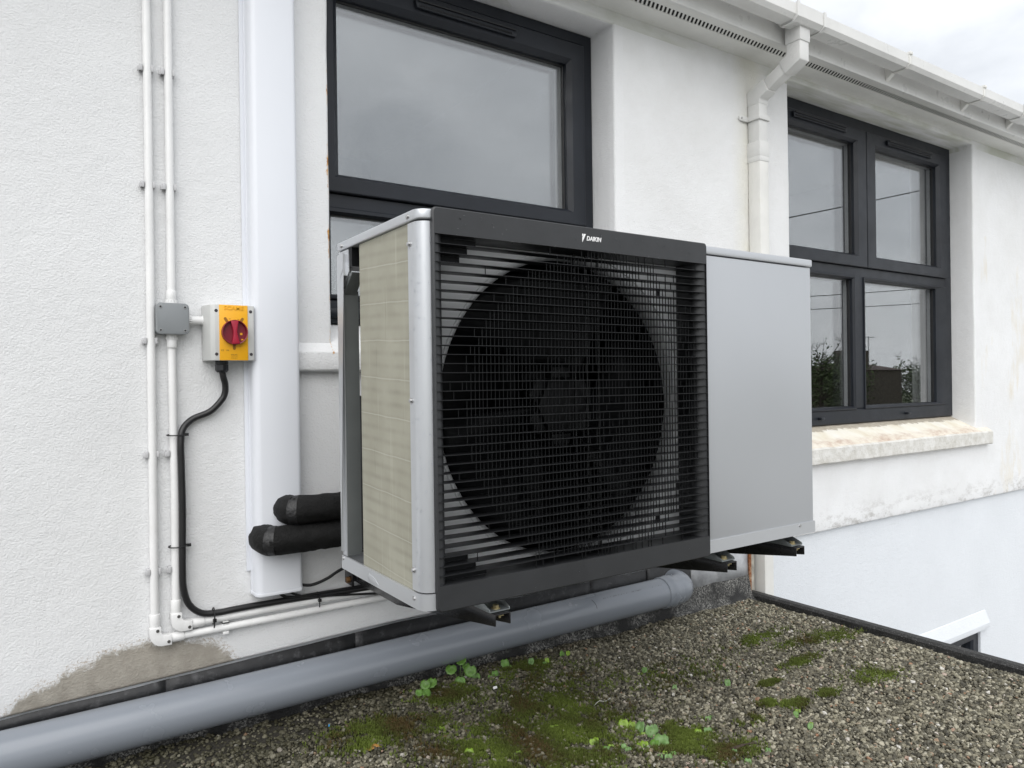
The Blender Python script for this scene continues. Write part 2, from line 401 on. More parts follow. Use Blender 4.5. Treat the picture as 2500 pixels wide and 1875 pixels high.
# ================================================================== SETTING
YW = .80; ZS = 1.79
structure(box('ground', -120, 160, -140, 60, -3.4, -3.2, pm('rough_grass', (.07, .085, .04), .9, var=.3, vs=2)))
structure(box('yard', -40, 70, -22, 10, -3.22, -3.19, pm('pale_bounce_concrete', (.42, .415, .40), .9, var=.12, vs=.8)))  # unseen yard, laid pale to bounce light up to the soffit
structure(box('flat_roof', -4.0, 1.90, -4.5, .79, -.62, -.50, 'felt'))
def gz(x): return -.475+.034*min(1, max(0, (1.35-x)/1.2))
fu = MB(); fx = [-3.0, -1.5]+[-1.0+.06*k for k in range(49)]; fx[-1] = 1.905; nv = 0
fv, ff = [], []
for k, x in enumerate(fx):
    w = noise.noise(V((x*8, 0, 4)))*.004; g = gz(x)
    fv += [(x, .7905, -.372), (x, .785+w*.3, -.376), (x, .768+w, g+.018+w), (x, .742+w, g-.006), (x, .70, g-.02), (x, .70, -.52)]
    if k: ff += [((k-1)*6+j, k*6+j, k*6+j+1, (k-1)*6+j+1) for j in range(5)]
structure(fu.add(fv, ff).build('felt_upstand', 'felt'))
ext = thing('roof_extension', 'flat roofed extension with white walls under the gravel', 'building', (-1, -1.9, -3.2))
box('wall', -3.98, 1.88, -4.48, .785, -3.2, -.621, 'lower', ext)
kerb = MB().prism([(1.898, -.50), (1.898, -.466), (1.906, -.457), (1.932, -.457), (1.938, -.463), (1.938, -.66), (1.930, -.66), (1.930, -.50)], 'y', -4.5, .797).build('roof_edge_trim', 'kerb', smooth=40)
tag(kerb, 'black felted edge trim along the open right side of the gravel roof', 'roof edge')

house = thing('house', 'white rendered house wall with two dark framed windows and a gutter above', 'building', (1.2, .8, -3.2))
WIN = [(.118, 1.205, .54, 1.745), (2.24, 3.952, .112, 1.768)]
def make_wall():
    def lines(a, b, step, keep):
        L_ = sorted(set(list(np.round(np.arange(a, b+1e-6, step), 4))+[a, b]+keep)); o = []
        for q in L_:
            if o and q-o[-1] < step*.45:
                if q in keep: o[-1] = q if o[-1] not in keep else o[-1]
                continue
            o.append(q)
        return o
    xs = [-3.0, -2.2, -1.5]+lines(-1.0, 5.0, .045, [w[i] for w in WIN for i in (0, 1)])+[5.5, 6.2, 7.0]
    zs = lines(-.28, ZS, .045, [w[i] for w in WIN for i in (2, 3)])
    for w in WIN: assert all(q in xs for q in w[:2]) and all(q in zs for q in w[2:]), (w, zs)
    bm = bmesh.new(); G = {}
    def inside(x, z): return any(w[0]+1e-4 < x < w[1]-1e-4 and w[2]+1e-4 < z < w[3]-1e-4 for w in WIN)
    for i, x in enumerate(xs):
        for j, z in enumerate(zs):
            if inside(x, z): continue
            q = V((x*5, 3.3, z*5)); k = noise.noise(q*1.3)*.0016+noise.noise(q*4)*.0008
            dx = noise.noise(q*1.1+V((9, 0, 0)))*.002; dz = noise.noise(q*1.1+V((0, 9, 0)))*.002
            if j in (0, len(zs)-1): dz = 0
            if j == 0: dz = -.034*min(1.6, max(0, .3-x))
            G[i, j] = bm.verts.new((x+dx, YW+k, z+dz))
    for i in range(len(xs)-1):
        for j in range(len(zs)-1):
            cx, cz = (xs[i]+xs[i+1])/2, (zs[j]+zs[j+1])/2
            if inside(cx, cz): continue
            bm.faces.new((G[i, j], G[i+1, j], G[i+1, j+1], G[i, j+1]))
    bm.normal_update(); hard = []
    for e in [e for e in bm.edges if e.is_boundary]:
        mx_, mz = (e.verts[0].co.x+e.verts[1].co.x)/2, (e.verts[0].co.z+e.verts[1].co.z)/2
        if (any(w[0]-.006 < mx_ < w[1]+.006 and w[2]-.006 < mz < w[3]+.006 for w in WIN)) or mz < -.27: hard.append(e)
    src = {v for e in hard for v in e.verts}; lay = [{v: v for v in src}]
    for d in (.045, .09, .135):
        m = {}
        for v in src:
            low = v.co.z < -.27
            q = v.co*9
            m[v] = bm.verts.new((v.co.x+noise.noise(q+V((d*60, 0, 0)))*.0022*(not low), YW+(d if not low else d*.25), v.co.z+noise.noise(q+V((0, d*60, 0)))*.0022*(not low)))
        lay.append(m)
    for e in hard:
        a, b = e.verts
        for k in range(3): bm.faces.new((lay[k][a], lay[k][b], lay[k+1][b], lay[k+1][a]))
    bmesh.ops.recalc_face_normals(bm, faces=bm.faces)
    if sum(f.normal.y for f in bm.faces) > 0: bmesh.ops.reverse_faces(bm, faces=bm.faces)
    bmesh.ops.bevel(bm, geom=hard, offset=.009, segments=3, profile=.5, affect='EDGES', clamp_overlap=True)
    me = bpy.data.meshes.new('wall'); bm.to_mesh(me); bm.free(); me.shade_smooth()
    me.materials.append(MT['wall']); o = bpy.data.objects.new('wall', me); COL.objects.link(o)
    put(o, (0, 0, 0), house); o['label'] = 'textured white upper wall with a bare grey patch low at the left'
    return o
make_wall()
# lower wall past the roof with an opening for the low window
lw = MB(); LX0, LX1, LZ0, LZ1 = 2.95, 4.03, -2.0, -1.045
for a, b, c, d in ((1.70, LX0, -3.2, -.272), (LX1, 7, -3.2, -.272), (LX0, LX1, LZ1, -.272), (LX0, LX1, -3.2, LZ0)):
    lw.box(a, b, .823, 1.0, c, d)
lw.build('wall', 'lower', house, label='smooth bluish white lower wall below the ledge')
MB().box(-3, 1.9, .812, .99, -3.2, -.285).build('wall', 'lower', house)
hood = MB().prism([(.823, -.945), (.823, -1.045), (.80, -1.045), (.794, -1.043), (.794, -1.014), (.818, -.950)], 'x', 2.86, 4.085)
hood.build('window_hood', 'lower', house, bevel=.0012, smooth=20)
w3 = MB().ring(LX0, LX1, LZ0, LZ1, .07, .836, .90).build('window', 'anthracite', house, label='low dark window mostly hidden by the roof edge')
box('pane', LX0+.07, LX1-.07, .87, .876, LZ0+.07, LZ1-.07, 'glass', w3)
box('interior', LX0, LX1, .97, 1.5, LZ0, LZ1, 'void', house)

# sills
def sill(x0, x1, yf, zt, zb, zback, mat, name='window_sill'):
    m = MB(); n = int((x1-x0)/.03); prof = [(.94, zback), (YW-.0, zt+.016), (yf+.012, zt), (yf, zt-.010), (yf, zb+.006), (yf+.006, zb), (.94, zb)]
    vs = []
    for i in range(n+1):
        x = x0+(x1-x0)*i/n
        for k, (y, z) in enumerate(prof):
            q = V((x*14, y*20, z*20)); w = (.0011 if mat == 'wall' else .0022) if k < 6 else 0
            vs.append((x, y+noise.noise(q)*w, z+noise.noise(q+V((5, 5, 5)))*w))
    P = len(prof); fs = [(i*P+k, (i+1)*P+k, (i+1)*P+(k+1) % P, i*P+(k+1) % P) for i in range(n) for k in range(P)]
    fs += [tuple(range(P)), tuple(range(n*P+P-1, n*P-1, -1))]
    m.add(vs, fs); return m.build(name, mat, house, smooth=32, bevel=.003 if mat == 'wall' else 0)
sill(-.02, 1.29, .774, .535, .470, .617, 'wall').__setitem__('label', 'white painted sill under the near window')
sill(2.14, 4.085, .765, .116, .036, .196, 'sill').__setitem__('label', 'stained flaking sill under the far window')

# windows -----------------------------------------------------------------
def vent(x0, x1, z0, z1, y, win):
    v = MB().prism([(x0, z0), (x1, z0), (x1+.006, z1), (x0-.006, z1)], 'y', y-.013, y).build('trickle_vent', 'anthracite', win, bevel=.002)
    m = MB(); n = int((x1-x0-.02)/.006)
    for i in range(n):
        x = x0+.01+i*.006; m.box(x, x+.0022, y-.0155, y-.0125, z0+.004, z0+.011)
    m.box(x0+.004, x1-.004, y-.018, y-.0128, z1-.006, z1-.002)
    o = m.build('vent_grille', 'gasket', win, smooth=0); o['kind'] = 'stuff'
def glass(x0, x1, z0, z1, y, win, n='pane'):
    for dy in (.016, .040): box(n, x0-.02, x1+.02, y+dy, y+dy+.004, z0-.02, z1+.02, 'glass', win)
    MB().ring(x0-.001, x1+.001, z0-.001, z1+.001, .005, y+.004, y+.0155, .002, .001).build('gasket', 'gasket', win, smooth=0)
    MB().ring(x0-.02, x1+.02, z0-.02, z1+.02, .024, y+.021, y+.0395, .002, .001).build('spacer_bar', 'clip', win, smooth=0)
# near window
w1 = MB().ring(.062, 1.2035, .62, 1.743, (.052, .052, .075, .048), .925, .995, .010, .008)
w1.box(.114, 1.152, .926, .99, .958, 1.012)
w1 = w1.build('window', 'anthracite', house, bevel=0, label='dark grey window behind the heat pump with one large top pane')
MB().ring(.116, 1.154, 1.016, 1.692, (.075, .075, .057, .078), .908, .984, .016, .016).build('sash', 'anthracite', w1)
MB().ring(.114, 1.152, .694, .972, (.052, .052, .012, .016), .919, .984, .010, .010).build('bead', 'anthracite', w1)
box('sill_bar', .10, 1.18, .914, .93, .636, .664, 'anthracite', w1, bevel=.003)
glass(.192, 1.079, 1.073, 1.614, .936, w1); glass(.166, 1.10, .706, .956, .94, w1)
vent(.452, .838, 1.642, 1.668, .908, w1)
# far window
XM = 3.0475
w2 = MB().ring(2.14, 3.950, .20, 1.770, (.072, .074, .076, .060), .925, .995, .010, .008)
w2.box(2.948, 3.030, .926, .99, .276, .952); w2.box(2.21, 3.876, .9265, .99, .952, 1.0)
w2 = w2.build('window', 'anthracite', house, label='far dark grey window of four panes with two top vents')
for a, b in ((2.218, 3.044), (3.051, 3.874)):
    MB().ring(a, b, 1.003, 1.710, (.092, .092, .064, .070), .908, .984, .016, .016).build('sash', 'anthracite', w2)
    glass(a+.09, b-.09, 1.066, 1.641, .936, w2)
MB().ring(2.212, 2.950, .268, .954, .016, .919, .984, .008, .010).build('bead', 'anthracite', w2)
MB().ring(3.028, 3.876, .268, .954, (.016, .10, .016, .016), .919, .984, .010, .010).build('bead', 'anthracite', w2)
glass(2.227, 2.936, .28, .94, .94, w2); glass(3.043, 3.778, .28, .94, .94, w2)
vent(2.42, 2.85, 1.668, 1.694, .908, w2); vent(3.235, 3.684, 1.668, 1.694, .908, w2)
for x in (2.62, 3.42): box('drain_cap', x, x+.03, .905, .926, .226, .238, 'anthracite', w2, bevel=.003)
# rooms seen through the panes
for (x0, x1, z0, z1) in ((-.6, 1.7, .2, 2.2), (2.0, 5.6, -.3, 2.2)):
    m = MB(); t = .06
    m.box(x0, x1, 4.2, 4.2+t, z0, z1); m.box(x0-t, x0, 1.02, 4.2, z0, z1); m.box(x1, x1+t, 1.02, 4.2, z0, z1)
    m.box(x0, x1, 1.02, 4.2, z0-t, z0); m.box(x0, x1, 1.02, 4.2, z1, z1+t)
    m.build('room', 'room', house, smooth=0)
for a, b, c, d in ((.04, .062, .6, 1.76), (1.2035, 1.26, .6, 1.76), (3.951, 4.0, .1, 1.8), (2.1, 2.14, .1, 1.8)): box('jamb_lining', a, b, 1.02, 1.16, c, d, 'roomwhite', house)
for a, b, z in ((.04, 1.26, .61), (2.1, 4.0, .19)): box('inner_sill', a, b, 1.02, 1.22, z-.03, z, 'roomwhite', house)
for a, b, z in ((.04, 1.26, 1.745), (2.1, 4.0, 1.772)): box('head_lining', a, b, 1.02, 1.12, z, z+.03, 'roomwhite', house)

# eaves ---------------------------------------------------------------------
YF = .622
sof = MB(); sof.box(-3, 7, .706, .84, ZS, ZS+.010); sof.box(-3, 7, YF+.012, .672, ZS, ZS+.010)
sof = sof.build('soffit', 'soffit', house, bevel=.001)
box('vent_void', -3, 7, .665, .712, ZS+.0038, ZS+.009, 'void', sof)  # black strip close above the slats imitates the shaded cavity
sl = MB(); sk = .012
sl.add([(dx+(sk if y > .69 else -sk), y, z) for z in (0, .0025) for dx, y in ((-.0045, .672), (.0045, .672), (.0045, .706), (-.0045, .706))],
       [(3, 2, 1, 0), (4, 5, 6, 7), (0, 1, 5, 4), (1, 2, 6, 5), (2, 3, 7, 6), (3, 0, 4, 7)])
slat0 = sl.build('slat', 'soffit', sof, smooth=0, origin=(0, .69, 0)); WL[slat0.name] = V((0, .69, 0))
first = True
for i in range(185):
    x = .96+i*.0205
    o = slat0 if first else slat0.copy()
    if not first: COL.objects.link(o)
    put(o, (x, .69, ZS+.0008), sof); first = False
fas = MB().prism([(YF, ZS-.006), (YF+.012, ZS-.006), (YF+.018, ZS+.01), (YF+.018, 1.90), (YF, 1.89)], 'x', -3, 7).build('fascia', 'upvc', house, bevel=.002)
MB().prism([(.605, 1.90), (4.0, 3.1), (4.0, 3.14), (.605, 1.935)], 'x', -3, 7).build('roof', pm('slate_roof', (.06, .06, .065), .7, var=.2), house)

gut = thing('gutter', 'white square section gutter along the eaves with strap brackets', 'gutter', (2.2, .55, 1.83))
def gutter_prof(t):
    o = [(.515-t, 1.888+t), (.515-t, 1.846-t), (.528, 1.830-t), (.584, 1.830-t), (.597+t, 1.846), (.600+t, 1.888+t)]
    return o
def channel(x0, x1, t, name, mat='upvc'):
    op = gutter_prof(t); ip = [(y+(.004 if y < .55 else -.004), z+.003) for y, z in op]
    ip[0] = (op[0][0]+.004, op[0][1]); ip[-1] = (op[-1][0]-.004, op[-1][1])
    return MB().prism(op+ip[::-1], 'x', x0, x1).build(name, mat, gut, smooth=30)
for a, b in ((-3, 1.90), (2.075, 3.90), (3.99, 7)): channel(a, b, 0, 'channel')
channel(1.892, 2.083, .004, 'outlet'); channel(3.885, 4.005, .005, 'joint')
for x in (1.893, 2.066): channel(x, x+.016, .0085, 'clip_strap')
def gbracket(x):
    op = gutter_prof(.004); m = MB()
    ip = [(y+(.004 if y < .55 else -.004), z+.003) for y, z in op]
    m.prism(op+ip[::-1], 'x', x, x+.018)
    m.prism([(.59, 1.85), (.59, 1.826), (.605, 1.815), (.622, 1.80), (.622, 1.87), (.604, 1.87)], 'x', x-.004, x+.022)
    m.box(x-.002, x+.02, .506, .522, 1.884, 1.897)
    return m.build('bracket', 'old_upvc', gut, bevel=.0008)
for x in (-1.0, .2, 1.1, 2.72, 3.43, 3.94, 4.7): gbracket(x)

# downpipe -------------------------------------------------------------------
dp = thing('downpipe', 'white square downpipe with a swan neck offset under the gutter', 'downpipe', (1.985, .77, -3.1))
DX0, DX1 = 1.953, 2.013; HD = .031
def sweep(path, hw, x0, x1, name, mat, bev=.004):
    P = [V((0, y, z)) for y, z in path]; L_, R_ = [], []
    for i, q in enumerate(P):
        d1 = (P[i]-P[i-1]).normalized() if i else (P[1]-P[0]).normalized()
        d2 = (P[i+1]-P[i]).normalized() if i < len(P)-1 else d1
        n1 = V((0, -d1.z, d1.y)); n2 = V((0, -d2.z, d2.y)); n = (n1+n2).normalized(); k = hw/max(.3, n.dot(n1))
        L_.append((q+n*k)); R_.append((q-n*k))
    vs = []
    for a, b in zip(L_, R_): vs += [(x0, a.y, a.z), (x1, a.y, a.z), (x1, b.y, b.z), (x0, b.y, b.z)]
    fs = [(i*4+j, i*4+(j+1) % 4, i*4+4+(j+1) % 4, i*4+4+j) for i in range(len(P)-1) for j in range(4)]
    fs += [(3, 2, 1, 0), tuple(len(vs)-4+j for j in range(4))]
    return MB().add(vs, fs).build(name, mat, dp, bevel=bev)
YC = .767; YO = .572
sweep([(YO, 1.845), (YO, 1.772)], HD+.004, DX0-.004, DX1+.004, 'socket', 'upvc')
sweep([(YO, 1.780), (YO, 1.716), (YO+.055, 1.690)], HD, DX0, DX1, 'bend', 'upvc')
sweep([(YO+.050, 1.6925), (YO+.140, 1.650)], HD-.0045, DX0+.0045, DX1-.0045, 'offset_pipe', 'upvc')
sweep([(YO+.135, 1.6525), (YC, 1.625), (YC, 1.585)], HD, DX0, DX1, 'bend', 'upvc')
sweep([(YC, 1.592), (YC, 1.40)], HD-.002, DX0+.002, DX1-.002, 'pipe', 'upvc')
sweep([(YC, 1.43), (YC, 1.366)], HD+.003, DX0-.003, DX1+.003, 'socket', 'upvc')
sweep([(YC, 1.371), (YC, 1.345)], HD+.0015, DX0-.0015, DX1+.0015, 'collar', 'upvc')
sweep([(YC, 1.36), (YC, -3.1)], HD-.001, DX0+.001, DX1-.001, 'pipe', 'old_upvc').__setitem__('label', 'long yellowed lower length of the downpipe')
m = MB(); m.box(DX0-.006, DX1+.006, YC-HD-.005, YC-HD+.0, 1.518, 1.540); m.box(DX0-.007, DX0, YC-HD-.003, .80, 1.518, 1.540)
m.box(DX1+.0, DX1+.007, YC-HD-.003, .80, 1.518, 1.540); m.prism(rrect(DX0-.058, DX0-.004, 1.518, 1.540, .0105), 'y', .789, .797)
pc = m.build('pipe_clip', 'upvc', dp, bevel=.0015)
MB().cyl((DX0-.046, .7895, 1.529), (DX0-.046, .786, 1.529), .0045, 10).build('clip_screw', 'steel', pc)

# ================================================================== WALL SERVICES
# trunking
tk = thing('pipe_trunking', 'broad white plastic trunking running down the wall behind the switch', 'trunking', (-.05, .8, -.12))
prof = [(-.118, .798), (-.118, .786), (-.1165, .7855), (-.1165, .764)]
prof += [(-.0945-.022*math.cos(R(a)), .762-.022*math.sin(R(a))) for a in (8, 25, 45, 65, 82)]
prof += [(-.005+.012*math.sin(R(a)), .752-.012*math.cos(R(a))) for a in (0, 30, 60, 90)] + [(.007, .798)]
MB().prism(prof, 'z', -.112, 2.4).build('cover', 'trunk', tk, smooth=40)
bt = MB(); pc2 = [(x+(-.001 if x < -.05 else .001), y-.0012) for x, y in prof]; pc2[0] = (pc2[0][0], .7985); pc2[-1] = (pc2[-1][0], .7985)
bt.prism(pc2, 'z', -.122, -.1125); bt.build('end_cap', 'trunk', tk, smooth=40, bevel=.002)
MB().box(-.128, .016, .7935, .7985, -.06, 2.4).build('back_plate', 'trunk', tk)

# conduits
cg = 'white conduits clipped to the wall'
def conduit(x, zb, zt, xh, label, zsocks):
    t = thing('conduit', label, 'conduit', (x, .8, zb), cg)
    y = .7875; r = .0098
    MB().tube([(x, y, zb+.05), (x+.0015, y, (zb+zt)/2), (x-.001, y, zt)], r, 20).build('pipe', 'conduit', t)
    MB().tube([(x+.05, y, zb), (x+.4, y, zb+.001), (xh, y, zb-.002)], r, 20).build('pipe', 'conduit', t)
    # inspection elbow: D-shaped plate with two screws
    m = MB(); pl = [(x-.013, zb+.034), (x+.012, zb+.034)]
    pl += [(x+.024-.012*math.cos(R(a)), zb+.024-.012*math.sin(R(a))) for a in (10, 45, 80)]
    pl += [(x+.036, zb+.012), (x+.036, zb-.013)] + [(x+.016-.029*math.cos(R(a))*1.0, zb+.016-.029*math.sin(R(a))) for a in (82, 65, 45, 25, 8)]
    m.prism(pl, 'y', .772, .7985); e = m.build('elbow', 'conduit', t, bevel=.0012)
    for q in ((x+.004, zb+.027), (x+.029, zb-.004)): screw('elbow_screw', (q[0], .772, q[1]), (0, -1, 0), .003, 'steel', e, h=.001)
    MB().cyl((x, y, zb+.030), (x, y, zb+.066), .0122, 20).build('socket', 'conduit', t, bevel=.0008)
    MB().cyl((x+.032, y, zb), (x+.066, y, zb), .0122, 20).build('socket', 'conduit', t, bevel=.0008)
    for z in zsocks: clipz(t, x, z)
    for xx in (-.186,): clipx(t, xx, zb)
    return t
def clipz(t, x, z):
    m = MB(); d = .0075
    m.box(x-.017, x-.0095, .780, .799, z-d, z+d); m.box(x-.0205, x-.0095, .786, .793, z-d, z+d-.004)
    m.box(x+.0095, x+.015, .780, .799, z-d, z+d); m.box(x-.014, x+.014, .796, .7995, z-d, z+d)
    m.build('clip', 'clip', t, bevel=.0006)
def clipx(t, x, z):
    m = MB(); d = .0075
    m.box(x-d, x+d, .780, .799, z-.016, z-.0095); m.box(x-d, x+d, .780, .799, z+.0095, z+.016); m.box(x-d, x+d, .796, .7995, z-.014, z+.014)
    m.build('clip', 'conduit', t, bevel=.0006)
conduit(-.3525, -.197, 2.4, 1.2, 'left and longer white conduit turning at the lowest elbow', (1.223, .935, .548, .266, -.025))
ca = conduit(-.304, -.170, .535, 1.2, 'shorter white conduit leaving the underside of the grey junction box', (.266, -.025))
cb = thing('conduit', 'white conduit rising from the top of the grey junction box', 'conduit', (-.304, .8, .66), cg)
MB().tube([(-.304, .7875, .66), (-.303, .7875, 1.4), (-.3035, .7875, 2.4)], .0098, 20).build('pipe', 'conduit', cb)
for z in (1.223, .935): clipz(cb, -.304, z)

# junction box
jb = thing('junction_box', 'square grey junction box with rounded corners on the white conduit', 'junction box', (-.305, .8, .6))
JX0, JX1, JZ0, JZ1 = -.3425, -.2685, .5645, .6405
MB().prism(rrect(JX0, JX1, JZ0, JZ1, .010), 'y', .768, .799).build('base', 'boxgrey', jb)
MB().prism(rrect(JX0-.001, JX1+.001, JZ0-.001, JZ1+.001, .011), 'y', .757, .7675).build('lid', 'boxgrey', jb, bevel=.0025)
for x in (JX0+.009, JX1-.009):
    for z in (JZ0+.009, JZ1-.009): screw('lid_screw', (x, .757, z), (0, -1, 0), .0027, 'steel', jb, h=.0008)
def ribbed(name, a, b, r, parent, n=14, mat='conduit'):
    a, b = V(a), V(b); m = MB(); m.cyl(a, b, r, 20); ax = (b-a).normalized(); u = ax.cross(V((0, 1, 0))).normalized(); w = ax.cross(u)
    for k in range(n):
        an = 2*math.pi*k/n; d = u*math.cos(an)+w*math.sin(an); c = a+d*r; m.tube([c+ax*.0015, c+(b-a)*.9], .0012, 5)
    return m.build(name, mat, parent, smooth=30)
ribbed('adaptor', (-.3045, .7855, .6405), (-.3045, .7855, .652), .0125, jb); MB().cyl((-.3045, .7855, .652), (-.3045, .7855, .674), .0117, 20).build('socket', 'conduit', jb, bevel=.001)
ribbed('adaptor', (-.3045, .7855, .5645), (-.3045, .7855, .551), .0128, jb); MB().cyl((-.3045, .7855, .552), (-.3045, .7855, .531), .0120, 20).build('socket', 'conduit', jb, bevel=.001)
ribbed('adaptor', (-.2685, .783, .602), (-.2585, .783, .602), .0115, jb); MB().cyl((-.259, .783, .602), (-.233, .783, .602), .0105, 20).build('socket', 'conduit', jb, bevel=.0008)
ribbed('adaptor', (-.234, .783, .602), (-.2175, .783, .602), .0118, jb)

# isolator switch
iso = thing('isolator_switch', 'grey and yellow rotary isolator switch with a red knob', 'switch', (-.166, .8, .57))
IX0, IX1, IZ0, IZ1, IY = -.2215, -.114, .4985, .6405, .735
MB().prism([(-.2315, .799), (-.2315, .772), (-.2215, .742), (-.212, IY), (-.116, IY), (-.114, IY+.003), (-.114, .7975), (-.12, .799)], 'z', IZ0, IZ1).build('case', 'palegrey', iso, bevel=.0016)
box('face_plate', -.2015, -.1315, IY-.0022, IY+.001, IZ0+.0003, IZ1-.0003, 'yellow', iso, bevel=.0004)
KX, KZ = -.1660, .5700; KR = .0315
fp = IY-.0022
for a in (-31, 31, 180):
    d = V((math.sin(R(a)), 0, math.cos(R(a)))); c = V((KX, fp-.0003, KZ))
    sl_ = MB(); n_ = V((d.z, 0, -d.x)); P_ = []
    for k in range(9): an = math.pi*k/8; P_.append(d*(KR+.0095+.0035*math.sin(an))+n_*.0035*math.cos(an))
    P_ += [d*(KR-.004)-n_*.0035, d*(KR-.004)+n_*.0035]
    sl_.prism([(c.x+q.x, c.z+q.z) for q in P_], 'y', fp-.0004, fp+.001); sl_.build('slot', 'yellowdark', iso, smooth=0)
for x in (-.2085, -.1235):
    for z in (IZ0+.0160, IZ1-.0155):
        MB().cyl((x, IY-.0006, z), (x, IY+.002, z), .0040, 16).build('screw_hole', 'hole', iso)
kn = MB().lathe_y((KX, KZ), [(0, fp-.004), (KR-.003, fp-.004), (KR-.0025, fp-.0135), (KR-.0008, fp-.0145), (KR, fp-.0135), (KR, fp)], 48).build('knob', 'red2', iso, smooth=30)
grip = [(-.0095, .0295), (.0100, .0295), (.0062, .012), (.0042, 0), (.0058, -.012), (.0095, -.0295), (-.0098, -.0295), (-.0058, -.012), (-.0042, 0), (-.0055, .012)]
rot = R(3); gp = [(KX+a*math.cos(rot)-b*math.sin(rot), KZ+a*math.sin(rot)+b*math.cos(rot)) for a, b in grip]
MB().prism(gp, 'y', fp-.0155, fp-.003).build('grip', 'red', kn, bevel=.0008)
box('indicator', KX+.0135, KX+.0195, fp-.0048, fp-.004, KZ-.0065, KZ-.001, 'yellow', kn); box('indicator', KX+.0165, KX+.0215, fp-.0050, fp-.0042, KZ-.0200, KZ-.0165, 'yellow', kn)
text_mesh('embossed_lettering', 'SCAME', .0135, (KX, fp-.0004, IZ1-.0085), 'yellow', iso, bold=.0003, depth=.0006, sx=1.15)
for tx, sz, x, z in (('OFF', .0026, KX-.010, KZ+.0345), ('ON', .0026, KX+.011, KZ+.0335), ('CE', .0062, KX-.029, KZ-.046), ('UK', .0055, KX-.0165, KZ-.046),
                     ('40/63A 690V~', .0030, KX, KZ-.0565), ('IP66/67/69 IK08', .0024, KX, KZ-.0602), ('IEC/EN 60947-3', .0024, KX, KZ-.0655)):
    text_mesh('lettering', tx, sz, (x, fp-.0002, z), 'print', iso, depth=.0002)
gl = MB(); gl.cyl((-.189, .770, .4985), (-.189, .770, .489), .0165, 6); gl.build('gland', 'gland', iso, bevel=.001)
MB().tube([(-.189, .77, .4885), (-.189, .77, .474), (-.189, .77, .4685)], .0155, 12, rs=[.0165, .0165, .0125]).build('gland_nut', 'gland', iso, smooth=25)

# black supply cable and thin cables
cbp = [(-.189, .77, .474), (-.185, .771, .455), (-.180, .776, .438), (-.180, .780, .415), (-.189, .782, .396), (-.216, .786, .368), (-.258, .788, .350), (-.283, .780, .325), (-.2885, .776, .29), (-.288, .776, .241), (-.2865, .777, .124), (-.288, .777, .03), (-.2885, .777, -.03),
       (-.287, .778, -.074), (-.275, .779, -.118), (-.246, .780, -.146), (-.206, .780, -.1525), (-.16, .780, -.1515), (-.10, .781, -.1515), (.011, .782, -.1535), (.11, .782, -.156), (.25, .782, -.158), (.6, .782, -.158)]
cab = MB().tube(smooth_path(cbp, 5), .0082, 14).build('power_cable', 'cable'); tag(cab, 'thick black cable looping from the isolator down beside the white conduit', 'cable')
def tie(c, rx, label=None, vertical=False):
    m = MB(); x, y, z = c; pts = []
    for k in range(17):
        a = 2*math.pi*k/16
        if vertical: pts.append((x+.001*math.sin(a), y+.016*math.cos(a), z+rx*math.sin(a)))
        else: pts.append((x+rx*math.cos(a), y+.016*math.sin(a), z+.0008*math.sin(a)))
    m.tube(pts, .0017, 6)
    if vertical: m.box(x-.004, x+.004, y-.020, y-.013, z-.012, z-.004); m.tube([(x, y-.017, z-.010), (x-.002, y-.019, z-.026)], .0018, 6)
    else: m.box(x+rx-.002, x+rx+.007, y-.006, y+.001, z-.0035, z+.0035)
    return m.build('cable_tie', 'cable', cab)
tie((-.2985, .781, .312), .0215); tie((-.2975, .781, .032), .0225); tie((-.216, .783, -.160), .021, vertical=True); tie((.06, .783, -.157), .0105, vertical=True)
th = 'thin black cables below the trunking'
tc1 = MB().tube(smooth_path([(-.055, .775, -.115), (-.048, .776, -.128), (-.028, .777, -.143), (.004, .777, -.1475), (.06, .777, -.1475), (.30, .777, -.150)], 6), .0042, 10).build('thin_cable', 'cable'); tag(tc1, 'thin black cable dropping from the trunking left side onto the thick cable', 'cable', th)
tc2 = MB().tube(smooth_path([(-.030, .772, -.115), (-.022, .773, -.128), (.0, .773, -.141), (.04, .773, -.152), (.165, .773, -.168), (.30, .773, -.186)], 6), .0032, 10).build('thin_cable', 'cable'); tag(tc2, 'thinnest black cable sagging from the trunking across the white conduits', 'cable', th)
tc3 = MB().tube(smooth_path([(-.002, .768, -.108), (.012, .766, -.114), (.040, .763, -.117), (.082, .760, -.105), (.130, .758, -.083), (.3, .75, -.03)], 6), .0042, 10).build('thin_cable', 'cable'); tag(tc3, 'thin black cable rising from beside the trunking to the unit', 'cable', th)

# insulated pipes
ig = 'insulated pipes from the trunking to the unit'
def insul(x0, z, r, label):
    t = thing('insulated_pipe', label, 'pipe', (x0, .74, z), ig)
    y = .694; c = .030
    pts = [(x0, .760, z), (x0, y+c*.8, z)]+[(x0+c*.75*(1-math.cos(R(a))), y+c*.75*(1-math.sin(R(a))), z) for a in (25, 50, 75, 90)]+[(x0+.06, y, z), (x0+.25, y, z-.001), (x0+.55, y+.004, z-.003)]
    pl_ = pts[3:6]+[(x0+.06+.012*q, y+.00015*q, z-.0001*q) for q in range(1, 44)]
    body = MB().tube(pl_, r, 36).rough(.0034, 75); body.build('foam_sleeve', 'foam', t, smooth=70)
    ang = MB().tube(pts[:4], r*1.015, 36).rough(.0036, 75); ang.build('foam_end', 'foam', t, smooth=70)
    MB().tube([V(pts[3])-V((.004, -.004, 0)), V(pts[3]), V(pts[4])], r*1.03, 30).build('tape_band', 'tape', t, smooth=70)
insul(-.034, .1035, .0372, 'upper black foam insulated pipe bending out of the trunking')
insul(-.094, .0310, .0372, 'lower black foam insulated pipe with a worn taped end')

